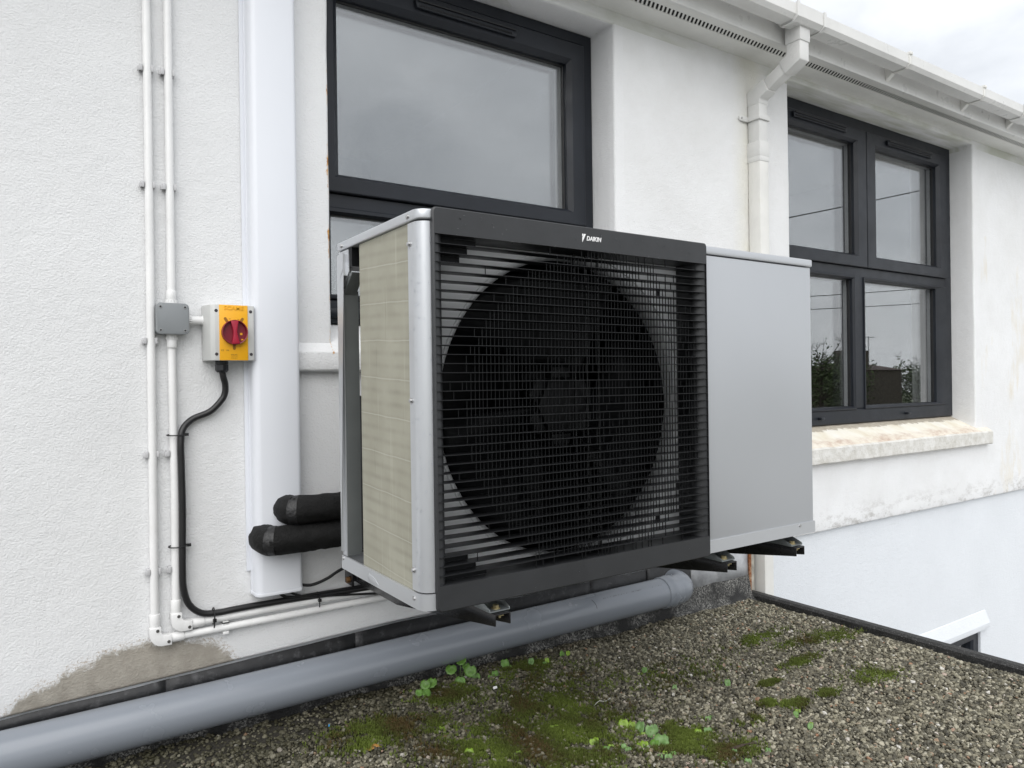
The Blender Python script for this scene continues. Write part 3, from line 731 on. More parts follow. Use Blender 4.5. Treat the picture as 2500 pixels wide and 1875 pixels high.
# soil pipe and flashing
sp = thing('soil_pipe', 'fat grey plastic waste pipe lying along the foot of the wall', 'pipe', (.2, .717, -.41))
PY, PZ, PR = .717, -.355, .0535
MB().tube([(-2.2, PY, PZ-.012), (-.7, PY, PZ-.009), (.3, PY, PZ), (1.345, PY, PZ+.004)], PR, 40).build('pipe', 'soil', sp, smooth=60)
zc = PZ+.004
MB().tube([(1.322, PY, zc), (1.325, PY, zc), (1.344, PY, zc), (1.350, PY, zc), (1.368, PY, zc), (1.372, PY, zc), (1.388, PY, zc), (1.396, PY, zc)], PR, 40, rs=[.0545, .0572, .0572, .0592, .0592, .0572, .0572, .055]).build('collar', 'soil', sp, smooth=30)
el = [(1.387, PY, zc)]+[(1.394+.062*math.sin(R(a)), PY+.062*(1-math.cos(R(a))), zc) for a in range(0, 91, 10)]+[(1.456, .80, zc)]
MB().tube(el, .0545, 40).build('elbow', 'soil', sp, smooth=60)
m = MB(); random.seed(3)
for k in range(46):
    x = 1.02+k*.0062; a = R(52)
    if random.random() < .55: m.box(x, x+random.uniform(.001, .004), PY-(PR+.0001)*math.cos(a)-.0006, PY-(PR+.0001)*math.cos(a)+.0006, zc+(PR+.0001)*math.sin(a)-.0004, zc+(PR+.0001)*math.sin(a)+.0004)
m.tube([(.972+.006*math.sin(R(a)*3), PY-(PR+.0003)*math.cos(R(a)), zc-.002+(PR+.0003)*math.sin(R(a))) for a in range(24, 60, 5)], .0008, 5)
o = m.build('print_mark', 'hole', sp, smooth=0); o['kind'] = 'stuff'
fl = thing('wall_flashing', 'strip of overlapping lead sheets between the wall and the waste pipe', 'flashing', (.4, .79, -.33))
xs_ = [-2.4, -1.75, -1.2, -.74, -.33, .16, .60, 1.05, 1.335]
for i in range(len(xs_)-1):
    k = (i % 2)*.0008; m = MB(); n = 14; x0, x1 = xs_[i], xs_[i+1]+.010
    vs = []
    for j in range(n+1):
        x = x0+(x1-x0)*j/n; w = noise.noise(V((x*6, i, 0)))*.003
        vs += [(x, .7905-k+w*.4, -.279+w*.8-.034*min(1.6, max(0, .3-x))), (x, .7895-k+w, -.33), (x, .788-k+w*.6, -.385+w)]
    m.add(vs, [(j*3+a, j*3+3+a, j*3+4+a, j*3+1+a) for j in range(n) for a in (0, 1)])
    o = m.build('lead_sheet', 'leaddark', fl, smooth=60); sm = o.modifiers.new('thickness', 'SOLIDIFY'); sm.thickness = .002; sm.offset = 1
for x0, x1, zt, zb, mt in ((1.325, 1.575, -.277, -.415, 'leaddark'), (1.56, 1.903, -.277, -.402, 'lead')):
    m = MB(); n = 10; vs = []
    for j in range(n+1):
        x = x0+(x1-x0)*j/n; w = noise.noise(V((x*9, 3, 0)))*.003
        vs += [(x, .786+w*.4, zt), (x, .785+w, (zt+zb)/2), (x, .782+w*.6, zb+w)]
    m.add(vs, [(j*3+a, j*3+3+a, j*3+4+a, j*3+1+a) for j in range(n) for a in (0, 1)])
    o = m.build('lead_sheet', mt, fl, smooth=60); sm = o.modifiers.new('thickness', 'SOLIDIFY'); sm.thickness = .002; sm.offset = 1
rs_ = MB().prism([(1.904, .80), (1.904, .778), (1.918, .778), (1.918, .781), (1.908, .781), (1.908, .80)], 'z', -.462, -.285).build('corner_strip', 'rust')
tag(rs_, 'rusty metal corner strip at the end of the lead flashing', 'metal strip')
box('corner_board', 1.9185, 1.945, .785, .82, -.60, -.283, pm('stained_board', (.42, .40, .35), .8, var=.25, vs=30), house)

# ================================================================== HEAT PUMP
hp = thing('heat_pump', 'silver outdoor heat pump with a black slatted fan grille on wall brackets', 'heat pump', (.6, .22, .0))
CX0, CX1, CY0, CY1, CZ0, CZ1 = 0.0, 1.217, .012, .425, .003, .763
def plan(e=0, r=.026):
    o = [(CX1+e, CY0-e), (CX1+e, CY1+e), (CX0-e, CY1+e)]
    o += [(CX0-e+(r)*(1-math.cos(R(a))), CY0-e+r*(1-math.sin(R(a)))) for a in (0, 15, 30, 45, 60, 75, 90)]
    return o
MB().prism(plan(.003), 'z', .743, .763).build('lid', 'silver', hp, bevel=.0035, seg=3)
# base pan: tray with upturned rim
bp = MB(); bp.prism(plan(.0005), 'z', .003, .010); A = plan(.0022); B = plan(-.0025); n = len(A)
bp.add([(x, y, .003) for x, y in A]+[(x, y, .034) for x, y in A]+[(x, y, .034) for x, y in B]+[(x, y, .003) for x, y in B],
       [(i, (i+1) % n, n+(i+1) % n, n+i) for i in range(n)]+[(n+i, n+(i+1) % n, 2*n+(i+1) % n, 2*n+i) for i in range(n)]+[(2*n+i, 2*n+(i+1) % n, 3*n+(i+1) % n, 3*n+i) for i in range(n)])
bpo = bp.build('base_pan', 'silver', hp, smooth=40)
MB().prism([(.215, .010), (.24, .006), (.265, .006), (.275, .016), (.265, .024), (.235, .020)], 'x', -.0035, .001).build('drain_lug', 'silver', bpo, bevel=.001)
# corner post (rounded) on the left front
cp = [(.0, .059), (.0, .038)]+[(.026*(1-math.cos(R(a))), CY0+.026*(1-math.sin(R(a)))) for a in (0, 12, 24, 36, 48, 60, 72, 84, 90)]+[(.0275, CY0), (.0275, CY0+.0015), (.027, CY0+.0015)]
cp += [(.026-.0245*math.cos(R(a)), CY0+.026-.0245*math.sin(R(a))) for a in (90, 60, 30, 0)]+[(.0015, .059)]
MB().prism(cp, 'z', .0365, .7400).build('corner_post', 'silver', hp, smooth=40)
# rear post with its notched flange
rp_ = [(.425, .7405), (.425, .7205), (.388, .7225), (.386, .69), (.423, .682), (.423, .036), (.4, .036), (.4, .655), (.364, .69), (.366, .7405)]
MB().prism(rp_, 'x', .0, .0018).build('rear_post', 'silver', hp, smooth=30)
MB().prism([(.4, .655), (.4, .036), (.4, .036)], 'x', .0, .002)
m = MB(); m.box(.002, .036, .398, .401, .036, .650); m.prism([(.401, .650), (.366, .686), (.348, .686), (.398, .640)], 'x', .002, .030); m.box(.002, .03, .366, .425, .7225, .7405)
m.build('post_flange', 'silverdark', hp, smooth=30)
MB().box(.002, .05, .35, .42, .7, .742).build('lid_lining', 'fan', hp)
# coil: left face, rounded corner, back run
pth = [(.004, .05), (.004, .305)]+[(.004+.034*(1-math.cos(R(a))), .305+.034*math.sin(R(a))) for a in (15, 30, 45, 60, 75, 90)]+[(.78, .339)]
vs = [(x, y, z) for z in (.033, .742) for x, y in pth]; n = len(pth)
MB().add(vs, [(i, i+1, n+i+1, n+i) for i in range(n-1)]).build('coil', 'coil', hp, smooth=60)
o = hp.children[-1]; sm = o.modifiers.new('thickness', 'SOLIDIFY'); sm.thickness = .018; sm.offset = -1
# front: silver fan panel recessed behind the louvres, bell mouth, shroud
FX0, FX1, FZ0, FZ1 = .024, .778, 0., .766
FY = .074; FC = (.4120, .3770); FR = .331
m = MB(); n = 96
sq = []
for j in range(n):
    a = 2*math.pi*j/n; c, s = math.cos(a), math.sin(a); k = min((.372)/max(abs(c), 1e-6), (.368)/max(abs(s), 1e-6)); sq.append((FC[0]+c*k, FY, .3815+s*k))
ci = [(FC[0]+math.cos(2*math.pi*j/n)*(FR+.020), FY, FC[1]+math.sin(2*math.pi*j/n)*(FR+.020)) for j in range(n)]
m.add(sq+ci, [(j, (j+1) % n, n+(j+1) % n, n+j) for j in range(n)]); m.build('fan_panel', 'fanpanel', hp, smooth=20)
prof_ = [(FR+.020-.020*math.sin(R(t)), FY+.034*(1-math.cos(R(t)))) for t in range(0, 91, 9)]
MB().lathe_y(FC, prof_+[(FR+.002, FY+.046)], 96).build('bell_mouth', 'fanpanel', hp, smooth=60)
MB().lathe_y(FC, [(FR+.0205, FY-.0002), (FR+.0195, FY-.003), (FR+.0165, FY-.003), (FR+.0155, FY+.0015)], 96).build('bell_rim', 'fanpanel', hp, smooth=40)
fan = MB()
for b in range(3):
    rows = []
    for k in range(9):
        t = k/8; r = .085+(FR-.012-.085)*t; w = .50+.32*t; a0 = R(90+120*b)+.35*t
        rows.append([(FC[0]+r*math.cos(a0+w*(q-.5)*2), FY+.028+.105*(q)+.01*math.sin(q*3.1), FC[1]+r*math.sin(a0+w*(q-.5)*2)) for q in [i/6 for i in range(7)]])
    fan.add([p for r in rows for p in r], [(i*7+j, i*7+j+1, i*7+8+j, i*7+7+j) for i in range(8) for j in range(6)])
fo = fan.build('fan', 'fan', hp, smooth=60); sm = fo.modifiers.new('thickness', 'SOLIDIFY'); sm.thickness = .003
hb = MB(); hx = [(FC[0]+.072*math.cos(R(a)), FC[1]+.072*math.sin(R(a))) for a in range(0, 360, 60)]
hb.prism(hx, 'y', FY+.035, FY+.12); ho = hb.build('fan_hub', 'fanhub', fo, bevel=.004)
for a in range(30, 390, 60):
    MB().prism([(FC[0]+r*math.cos(R(a+d)), FC[1]+r*math.sin(R(a+d))) for r, d in ((.070, -24), (.093, -14), (.093, 14), (.070, 24))], 'y', FY+.042, FY+.075).build('blade_root', 'fanhub', fo, bevel=.003)
# black sheets standing in for the unlit inside behind the fan
m = MB(); m.box(.062, .79, .325, .333, .035, .742); m.lathe_y(FC, [(FR+.002, FY+.047), (FR+.004, FY+.16), (FR-.02, FY+.20)], 64); m.box(.79, .80, .02, .42, .01, .742); m.box(.06, .8, .09, .33, .735, .742); m.box(.06, .8, .09, .33, .012, .03)
m.build('dark_inside', 'fan', hp)
m = MB(); m.box(FC[0]-.03, FC[0]+.03, .235, .26, .03, .74); m.cyl((FC[0], .19, FC[1]), (FC[0], .24, FC[1]), .05, 20)
m.build('motor_mount', 'fan', hp)
box('rear_cover', .055, .42, .4265, .47, .035, .405, 'fan', hp, bevel=.004)
# right-hand service panel and back
box('front_panel', .784, CX1-.002, CY0, CY0+.010, .006, .7405, 'panel', hp, bevel=.003, seg=3)
m = MB(); m.box(CX1-.004, CX1-.002, CY0+.0105, CY1, .034, .7405); m.box(.80, CX1-.004, CY1-.003, CY1, .034, .7405); m.build('side_panel', 'panel', hp)
sp2 = [((random.uniform(.79, 1.21), CY0-.0001, random.uniform(.05, .73)), (0, -1, 0), random.choice((.0006, .0008, .0011))) for i in range(26)]
screw('panel_screw', (1.150, CY0, .028), (0, -1, 0), .0042, 'steel', hp)
for y, z in ((.052, .752), (.400, .752)): screw('case_screw', (-.002, y, z), (-1, 0, 0), .0042, 'steel', hp)
for y, z in ((.052, .70), (.052, .40), (.052, .075), (.048, .022), (.418, .028)): screw('case_screw', (-.0005, y, z), (-1, 0, 0), .0042, 'steel', hp)

# black grille
gr = MB()
TB, BB = .7155, .0490
def rr(x0, x1, z0, z1, y): return [(x, y, z) for x, z in rrect(x0, x1, z0, z1, .008, 4)]
e = .002
rows = [rr(FX0, FX1, FZ0, FZ1, .0115), rr(FX0, FX1, FZ0, FZ1, e), rr(FX0+e, FX1-e, FZ0+e, FZ1-e, 0)]
n = len(rows[0])
inn = [(FX1-.0035, 0, TB), (FX0+.0035, 0, TB), (FX0+.0035, 0, BB), (FX1-.0035, 0, BB)]
fs = [(i*n+j, i*n+(j+1) % n, (i+1)*n+(j+1) % n, (i+1)*n+j) for i in range(2) for j in range(n)]
q = n//4; o = 2*n
gv = [v for r in rows for v in r]+inn+[(x, .07, z) for x, y, z in inn]
I = 3*n
for k in range(4):
    idx = [o+(k*q+j) for j in range(q)]
    for j in range(q-1): fs.append((idx[j], idx[j+1], I+k))
    fs.append((o+k*q+q-1, o+((k+1)*q) % n, I+(k+1) % 4, I+k))
for k in (0, 2): fs.append((I+k, I+(k+1) % 4, I+4+(k+1) % 4, I+4+k))
gr.add(gv, fs)
gro = gr.build('grille', 'blackpl', hp, smooth=25)
text_mesh('lettering', 'DAIKIN', .0136, (.4165, -.0006, .7408), 'white', gro, shear=.20, bold=.00030, sx=.90)
lg = MB(); lx, lz = .3845, .7395
lg.prism([(lx, lz+.0105), (lx+.0035, lz+.0105), (lx+.0012, lz+.0055), (lx, lz+.0045)], 'y', -.0010, -.0002)
lg.prism([(lx+.0047, lz+.0105), (lx+.0098, lz+.0105), (lx, lz-.0078), (lx, lz+.0018)], 'y', -.0010, -.0002)
lg.build('emblem', 'white', gro, smooth=0)
# curved inner cheeks of the grille
for sgn, x in ((1, FX0+.0036), (-1, FX1-.0036)):
    pf = [(x, .004)]+[(x+sgn*(.027*math.sin(R(a))), .004+.034*(1-math.cos(R(a)))) for a in (15, 30, 45, 60, 75, 88)]+[(x+sgn*.028, .073), (x+sgn*.0005, .073)]
    MB().prism(pf, 'z', BB-.03, TB+.03).build('cheek', 'blackpl', gro, smooth=50)
NS = 37; pitch = (TB-BB)/(NS+1)
s0 = MB().prism([(.0012, .0004), (.0026, .0008), (.034, .0006), (.034, -.0006), (.0026, -.0008), (.0012, -.0004)], 'x', FX0+.003, FX1-.003).build('slat', 'slat', gro, smooth=25)
WL[s0.name] = V(((FX0+FX1)/2, .0176, 0))
for i in range(NS):
    ob = s0 if i == 0 else s0.copy()
    if i: COL.objects.link(ob)
    put(ob, ((FX0+FX1)/2, .0176, BB+pitch*(i+1)), gro)
rb = MB(); random.seed(11)
for i in range(NS+1):
    z0 = BB+pitch*i+.0008; z1 = z0+pitch-.0016; zc_ = (z0+z1)/2
    x = FX0+.034; k = 0
    while x < FX1-.032:
        r = math.hypot(x-FC[0], zc_-FC[1]); left = x < FC[0]
        if r < .095: pr = .55
        elif r < (.322 if left else .305): pr = .95
        elif r < .350: pr = (.12 if left else .82)
        elif r < .372: pr = (.05 if left else .45)
        else: pr = .02 if left else .10
        gap = noise.noise(V((k*.9, 0, 1.7)))+.35*noise.noise(V((k*.9, i*.5, 9)))
        ok = random.random() < pr and (gap > -.55 or r > .3)
        if ok: rb.box(x, x+.0008, .0045, .0068, z0, z1)
        x += .0096 if k % 7 else .0080; k += 1
o = rb.build('rib', 'ribpl', gro, smooth=0); o['kind'] = 'stuff'
m = MB()
for x in (FC[0]-.012, FC[0]+.022, FC[0]+.055): m.box(x, x+.0035, .050, .054, BB, TB)
m.build('guard_bar', 'slat', gro, smooth=0)
PL = [(FX0+.031, FX0+.031+w, i) for i, w in ((NS, .080), (NS-1, .060), (NS-2, .042), (0, .095), (1, .070), (2, .052))]
for k in range(15):
    a = R(-60+k*8.4); xx = FC[0]+math.cos(a)*(FR+.020); zz = FC[1]+math.sin(a)*(FR+.020); i = int((zz-BB)/pitch)
    if 1 < i < NS-1 and k % 2: PL.append((xx-.007, xx+.004, i))
for x0, x1, i in PL: box('blanking_plate', x0, x1, .030, .032, BB+pitch*i+.001, BB+pitch*(i+1)-.001, 'fan', gro)
# rain drops
def drops(spots, mat, name, parent):
    m = MB()
    for c, nrm, r in spots:
        c, nrm = V(c), V(nrm).normalized(); u = nrm.cross(V((0, 0, 1))).normalized(); w = u.cross(nrm)
        vs = []
        for lat, h in ((1, 0), (.92, .28), (.62, .52), (0, .62)):
            for j in range(8):
                an = 2*math.pi*j/8; vs.append(c+u*math.cos(an)*lat*r*.9+w*math.sin(an)*lat*r*1.1+nrm*h*r-w*.2*r*h)
        m.add(vs, [(i*8+j, i*8+(j+1) % 8, i*8+8+(j+1) % 8, i*8+8+j) for i in range(3) for j in range(8)])
    o = m.build(name, mat, parent, smooth=80); o['kind'] = 'stuff'; return o
b = NB('rain_water'); MT['water'] = b.set(color=(.95, .97, 1.), rough=.02, trans=1.); b.b.inputs['IOR'].default_value = 1.33
random.seed(5); sp_ = []
for i in range(140):
    a = R(random.uniform(2, 88)); z = .05+.68*random.random(); sp_.append(((.026-.0264*math.cos(a), CY0+.026-.0264*math.sin(a), z), (-math.cos(a), -math.sin(a), 0), random.choice((.0007, .0009, .0011, .0014, .0020))))
for i in range(45): sp_.append(((-.0003, random.uniform(.036, .058), .05+.68*random.random()), (-1, 0, 0), random.choice((.0009, .0013, .0018))))
drops(sp_+sp2, 'water', 'rain_drop', hp)
sp_ = [((random.uniform(.06, .75), -.0001, random.triangular(.72, .764, .752)), (0, -1, 0), random.choice((.0008, .0011, .0016, .0022))) for i in range(60)]
sp_ += [((random.uniform(.06, .75), .0005, TB-.0008), (0, -1, -.6), random.choice((.0016, .0024, .003))) for i in range(16)]
sp_ += [((random.uniform(.2, .75), -.0001, random.uniform(.006, .044)), (0, -1, 0), random.choice((.0008, .0011, .0014))) for i in range(26)]
drops(sp_, 'water', 'rain_drop', gro)
# feet
def foot(x):
    m = MB()
    m.box(x-.024, x+.024, .010, .085, -.0255, -.0228)
    for sx in (-.024, .0225): m.prism([(.010, -.0228), (.085, -.0228), (.085, .001), (.062, .001), (.012, -.0185)], 'x', x+sx, x+sx+.0015)
    f = m.build('foot', 'galv', hp, bevel=.0006)
    mm = MB(); mm.cyl((x, .026, -.0228), (x, .026, -.0210), .0095, 16); mm.cyl((x, .026, -.0210), (x, .026, -.0155), .0068, 6); mm.build('foot_bolt', 'brass', f)
    return f
for x in (.168, .855, 1.136): foot(x)
# wall brackets
def bracket(x, label):
    t = thing('wall_bracket', label, 'bracket', (x+.019, .78, -.12), 'black brackets holding the heat pump')
    w = .038; a, b = x, x+w; top = -.0265
    m = MB()
    leg = [(.0, top), (.79, top), (.79, -.120), (.456, -.118), (.0, -.050)]
    for q in (a, b-.003): m.prism(leg, 'x', q, q+.003)
    m.box(a+.003, b-.003, 0, .79, top-.003, top)
    m.build('arm', 'bracket', t, bevel=.0009)
    m = MB(); m.box(a-.004, b+.004, .785, .798, -.135, .0); m.build('back_plate', 'bracket', t, bevel=.0015)
    m = MB(); m.box(a-.006, a-.0005, .735, .787, -.134, -.032); pl = m.build('side_plate', 'bracket', t, bevel=.001)
    for z in (-.047, -.118): MB().cyl((a-.006, .755, z), (a-.016, .755, z), .0095, 6).build('plate_bolt', 'oldbolt', pl, bevel=.001)
    mm = MB(); mm.cyl((a+w/2, .012, -.0295), (a+w/2, .012, -.038), .003, 10); mm.box(a+w/2-.006, a+w/2+.006, .006, .018, -.0335, -.0295); mm.build('nut', 'brass', t)
    return t
bracket(.149, 'black wall bracket under the grille left end')
bracket(.836, 'black wall bracket between the other two under the grille right corner')
bracket(1.117, 'black wall bracket under the far right end of the silver panel')

# ================================================================== GRAVEL
def gz(x): return -.475+.034*min(1, max(0, (1.35-x)/1.2))
def yedge(x): return (.752+.016*min(1, max(0, (x-.9)/.4))+.018*noise.noise(V((x*4, 0, 0)))+.008*noise.noise(V((x*14, 3, 0)))) - .012*min(1, max(0, (.35-x)/.3))
MOSS = [(.529, .385, .15, .075, 1.), (.396, .233, .19, .11, 1.), (.261, .286, .13, .08, .8), (.364, .600, .08, .06, .8), (.66, .640, .10, .05, .5), (.435, .10, .19, .10, 1.), (.25, .12, .22, .09, .75), (.50, .24, .12, .08, .9),
        (1.197, .156, .042, .016, .46), (1.061, .062, .034, .018, .36), (.938, .024, .042, .022, .42), (.755, .084, .06, .035, .75), (.714, .024, .08, .05, .8), (1.135, .018, .04, .025, .42), (.771, -.061, .08, .045, .8), (.15, .45, .18, .09, .55),
        (1.42, .21, .10, .03, .27), (1.62, .31, .16, .05, .30), (1.75, .28, .10, .05, .28), (1.5, .02, .12, .06, .30), (.08, .52, .12, .06, .4), (1.28, .02, .04, .02, .36), (.6, .25, .12, .08, .55), (1.5, .42, .14, .04, .34), (1.0, .35, .3, .12, .30), (.62, .5, .25, .12, .42)]
def moss(x, y):
    v = 0
    for cx, cy, a, b_, k in MOSS:
        d = ((x-cx)/a)**2+((y-cy)/b_)**2
        if d < 4: v = max(v, k*math.exp(-d*.9))
    v *= .72+1.5*noise.noise(V((x*17, y*17, 0)))+1.0*noise.noise(V((x*48, y*48, 3)))+.5*noise.noise(V((x*110, y*110, 6)))
    return max(0, min(1, v*1.35))
def soil_and_dark(x, y):      # dark mud by the left pipe, dark moss film leftwards, darker beneath the unit
    v = max(0, min(1, (.36-x)/.30))*max(0, min(1, (y-.38)/.22)); v += .25*max(0, 1-abs(x-.75)/.5)*max(0, (y-.3)/.5)*.6
    v += .42*max(0, min(1, (1.15-x)/.8)); v += .28*noise.noise(V((x*7, y*7, 8)))+.15*noise.noise(V((x*18, y*18, 1)))
    return max(0, min(1, v))
def make_gravel():
    nx, ny = 236, 150; X0, X1, Y0 = -1.0, 1.897, -1.25
    vs, ms, ds, sh = [], [], [], []
    for i in range(nx+1):
        x = X0+(X1-X0)*i/nx; ye = yedge(x)
        for j in range(ny+1):
            t = j/ny; y = Y0+(ye-Y0)*t
            h = .006*noise.noise(V((x*6, y*6, 0)))+.003*noise.noise(V((x*20, y*20, 2)))
            fall = -.014*max(0, (y-(ye-.03))/.03)**2 - .020*max(0, (x-(X1-.05))/.05)
            mo = moss(x, y); so = soil_and_dark(x, y)
            vs.append((x, y, gz(x)+h+fall+.004*mo)); ms.append(mo); sh.append(so)
            mud = max(0, min(1, (.30-x)/.25))*max(0, min(1, (y-.42)/.2)); ds.append(max(.03, 1-.82*mo-.75*mud))
    fs = [(i*(ny+1)+j, (i+1)*(ny+1)+j, (i+1)*(ny+1)+j+1, i*(ny+1)+j+1) for i in range(nx) for j in range(ny)]
    me = bpy.data.meshes.new('gravel'); me.from_pydata(vs, [], fs); me.shade_smooth()
    for nm, dat in (('moss', ms), ('dens', ds), ('soil', sh)):
        a = me.attributes.new(nm, 'FLOAT', 'POINT'); a.data.foreach_set('value', dat)
    b = NB('gravel_bed'); at = b.n('ShaderNodeAttribute', attribute_name='moss')
    col = b.ramp(b.noise(120, 7, .7), [(.3, (.010, .009, .006)), (.55, (.026, .023, .016)), (.75, (.06, .054, .038))])
    col = b.mix(b.math('MULTIPLY', at.outputs['Fac'], 1.4, clamp=True), col, b.ramp(b.noise(40, 5), [(.3, (.030, .026, .008)), (.7, (.05, .07, .010))]))
    b.set(color=col, rough=.85, normal=b.bump(b.noise(300, 5), .004)); me.materials.append(b.m)
    o = bpy.data.objects.new('gravel', me); COL.objects.link(o); o['kind'] = 'stuff'
    o['label'] = 'grey and buff pea gravel spread over the flat roof'; o['category'] = 'gravel'
    # pebble material, colour per pebble
    b = NB('pebbles'); at = b.n('ShaderNodeAttribute', attribute_name='rnd', attribute_type='INSTANCER')
    sl2 = b.n('ShaderNodeAttribute', attribute_name='dark', attribute_type='INSTANCER')
    base = b.ramp(at.outputs['Fac'], [(0, (.028, .026, .018)), (.22, (.080, .073, .052)), (.40, (.18, .163, .115)), (.56, (.105, .100, .078)), (.76, (.28, .258, .185)), (.92, (.42, .395, .31)), (.968, (.38, .34, .25)), (.984, (.30, .15, .08)), (.993, (.62, .60, .55))])
    base = b.mix(b.ramp(b.noise(260, 5, .65), [(.45, 0.), (.66, .5)]), base, (.075, .066, .040))
    dk = b.math('MULTIPLY', sl2.outputs['Fac'], b.ramp(b.noise(11, 5, .6), [(.25, .35), (.7, .95)]))
    base = b.mix(dk, base, (.032, .030, .013))
    b.set(color=base, rough=.55, spec=.4, normal=b.bump(b.noise(500, 4), .0012)); PM = b.m
    ng = bpy.data.node_groups.new('pebble_scatter', 'GeometryNodeTree')
    ng.interface.new_socket('Geometry', in_out='INPUT', socket_type='NodeSocketGeometry'); ng.interface.new_socket('Geometry', in_out='OUTPUT', socket_type='NodeSocketGeometry')
    N = ng.nodes.new; LK = ng.links.new
    gi, go = N('NodeGroupInput'), N('NodeGroupOutput')
    dp_ = N('GeometryNodeDistributePointsOnFaces'); dp_.distribute_method = 'RANDOM'; dp_.inputs['Seed'].default_value = 4
    na = N('GeometryNodeInputNamedAttribute'); na.data_type = 'FLOAT'; na.inputs['Name'].default_value = 'dens'
    mu = N('ShaderNodeMath'); mu.operation = 'MULTIPLY'; mu.inputs[1].default_value = 26000
    LK(na.outputs['Attribute'], mu.inputs[0]); LK(mu.outputs[0], dp_.inputs['Density']); LK(gi.outputs[0], dp_.inputs['Mesh'])
    jn = N('GeometryNodeGeometryToInstance')
    for k in range(6):
        ic = N('GeometryNodeMeshIcoSphere'); ic.inputs['Radius'].default_value = 1; ic.inputs['Subdivisions'].default_value = 3
        nz = N('ShaderNodeTexNoise'); nz.noise_dimensions = '4D'; nz.inputs['W'].default_value = k*7.3; nz.inputs['Scale'].default_value = .85; nz.inputs['Detail'].default_value = 2
        ps = N('GeometryNodeInputPosition'); LK(ps.outputs[0], nz.inputs['Vector'])
        sb = N('ShaderNodeVectorMath'); sb.operation = 'SUBTRACT'; sb.inputs[1].default_value = (.5, .5, .5); LK(nz.outputs['Color'], sb.inputs[0])
        ml = N('ShaderNodeVectorMath'); ml.operation = 'SCALE'; ml.inputs['Scale'].default_value = 1.9; LK(sb.outputs[0], ml.inputs[0])
        st = N('GeometryNodeSetPosition'); LK(ic.outputs['Mesh'], st.inputs['Geometry']); LK(ml.outputs[0], st.inputs['Offset'])
        tr = N('GeometryNodeTransform'); tr.inputs['Scale'].default_value = ((1, .82, .62), (1, .7, .55), (1, .9, .75), (1, .62, .6), (1, .8, .5), (1, .95, .6))[k]
        LK(st.outputs[0], tr.inputs['Geometry'])
        ss = N('GeometryNodeSetShadeSmooth'); LK(tr.outputs[0], ss.inputs[0])
        sm_ = N('GeometryNodeSetMaterial'); sm_.inputs['Material'].default_value = PM; LK(ss.outputs[0], sm_.inputs['Geometry'])
        LK(sm_.outputs[0], jn.inputs[0])
    ip = N('GeometryNodeInstanceOnPoints'); ip.inputs['Pick Instance'].default_value = True
    LK(dp_.outputs['Points'], ip.inputs['Points']); LK(jn.outputs[0], ip.inputs['Instance'])
    ri = N('FunctionNodeRandomValue'); ri.data_type = 'INT'; ri.inputs[4].default_value = 0; ri.inputs[5].default_value = 5; ri.inputs['Seed'].default_value = 1
    LK(ri.outputs[2], ip.inputs['Instance Index'])
    rr_ = N('FunctionNodeRandomValue'); rr_.data_type = 'FLOAT_VECTOR'; rr_.inputs[0].default_value = (-.7, -.7, 0); rr_.inputs[1].default_value = (.7, .7, 6.28); rr_.inputs['Seed'].default_value = 2
    LK(rr_.outputs[0], ip.inputs['Rotation'])
    rsv = N('FunctionNodeRandomValue'); rsv.data_type = 'FLOAT'; rsv.inputs[2].default_value = 0; rsv.inputs[3].default_value = 1; rsv.inputs['Seed'].default_value = 3
    pw = N('ShaderNodeMath'); pw.operation = 'POWER'; pw.inputs[1].default_value = 2.2; LK(rsv.outputs[1], pw.inputs[0])
    ma = N('ShaderNodeMath'); ma.operation = 'MULTIPLY_ADD'; ma.inputs[1].default_value = .0044; ma.inputs[2].default_value = .0032; LK(pw.outputs[0], ma.inputs[0])
    LK(ma.outputs[0], ip.inputs['Scale'])
    ti = N('GeometryNodeTranslateInstances'); ti.inputs['Local Space'].default_value = False
    rz = N('FunctionNodeRandomValue'); rz.data_type = 'FLOAT_VECTOR'; rz.inputs[0].default_value = (0, 0, -.001); rz.inputs[1].default_value = (0, 0, .005); rz.inputs['Seed'].default_value = 9
    LK(rz.outputs[0], ti.inputs['Translation']); LK(ip.outputs[0], ti.inputs['Instances'])
    sa = N('GeometryNodeStoreNamedAttribute'); sa.data_type = 'FLOAT'; sa.domain = 'INSTANCE'; sa.inputs['Name'].default_value = 'rnd'
    rv = N('FunctionNodeRandomValue'); rv.data_type = 'FLOAT'; rv.inputs['Seed'].default_value = 5
    LK(ti.outputs[0], sa.inputs['Geometry']); LK(rv.outputs[1], sa.inputs['Value'])
    sa2 = N('GeometryNodeStoreNamedAttribute'); sa2.data_type = 'FLOAT'; sa2.domain = 'INSTANCE'; sa2.inputs['Name'].default_value = 'dark'
    n3 = N('GeometryNodeInputNamedAttribute'); n3.data_type = 'FLOAT'; n3.inputs['Name'].default_value = 'soil'
    LK(sa.outputs[0], sa2.inputs['Geometry']); LK(n3.outputs['Attribute'], sa2.inputs['Value'])
    jg = N('GeometryNodeJoinGeometry'); LK(gi.outputs[0], jg.inputs[0]); LK(sa2.outputs[0], jg.inputs[0]); LK(jg.outputs[0], go.inputs[0])
    md = o.modifiers.new('pebbles', 'NODES'); md.node_group = ng
    return o
make_gravel()
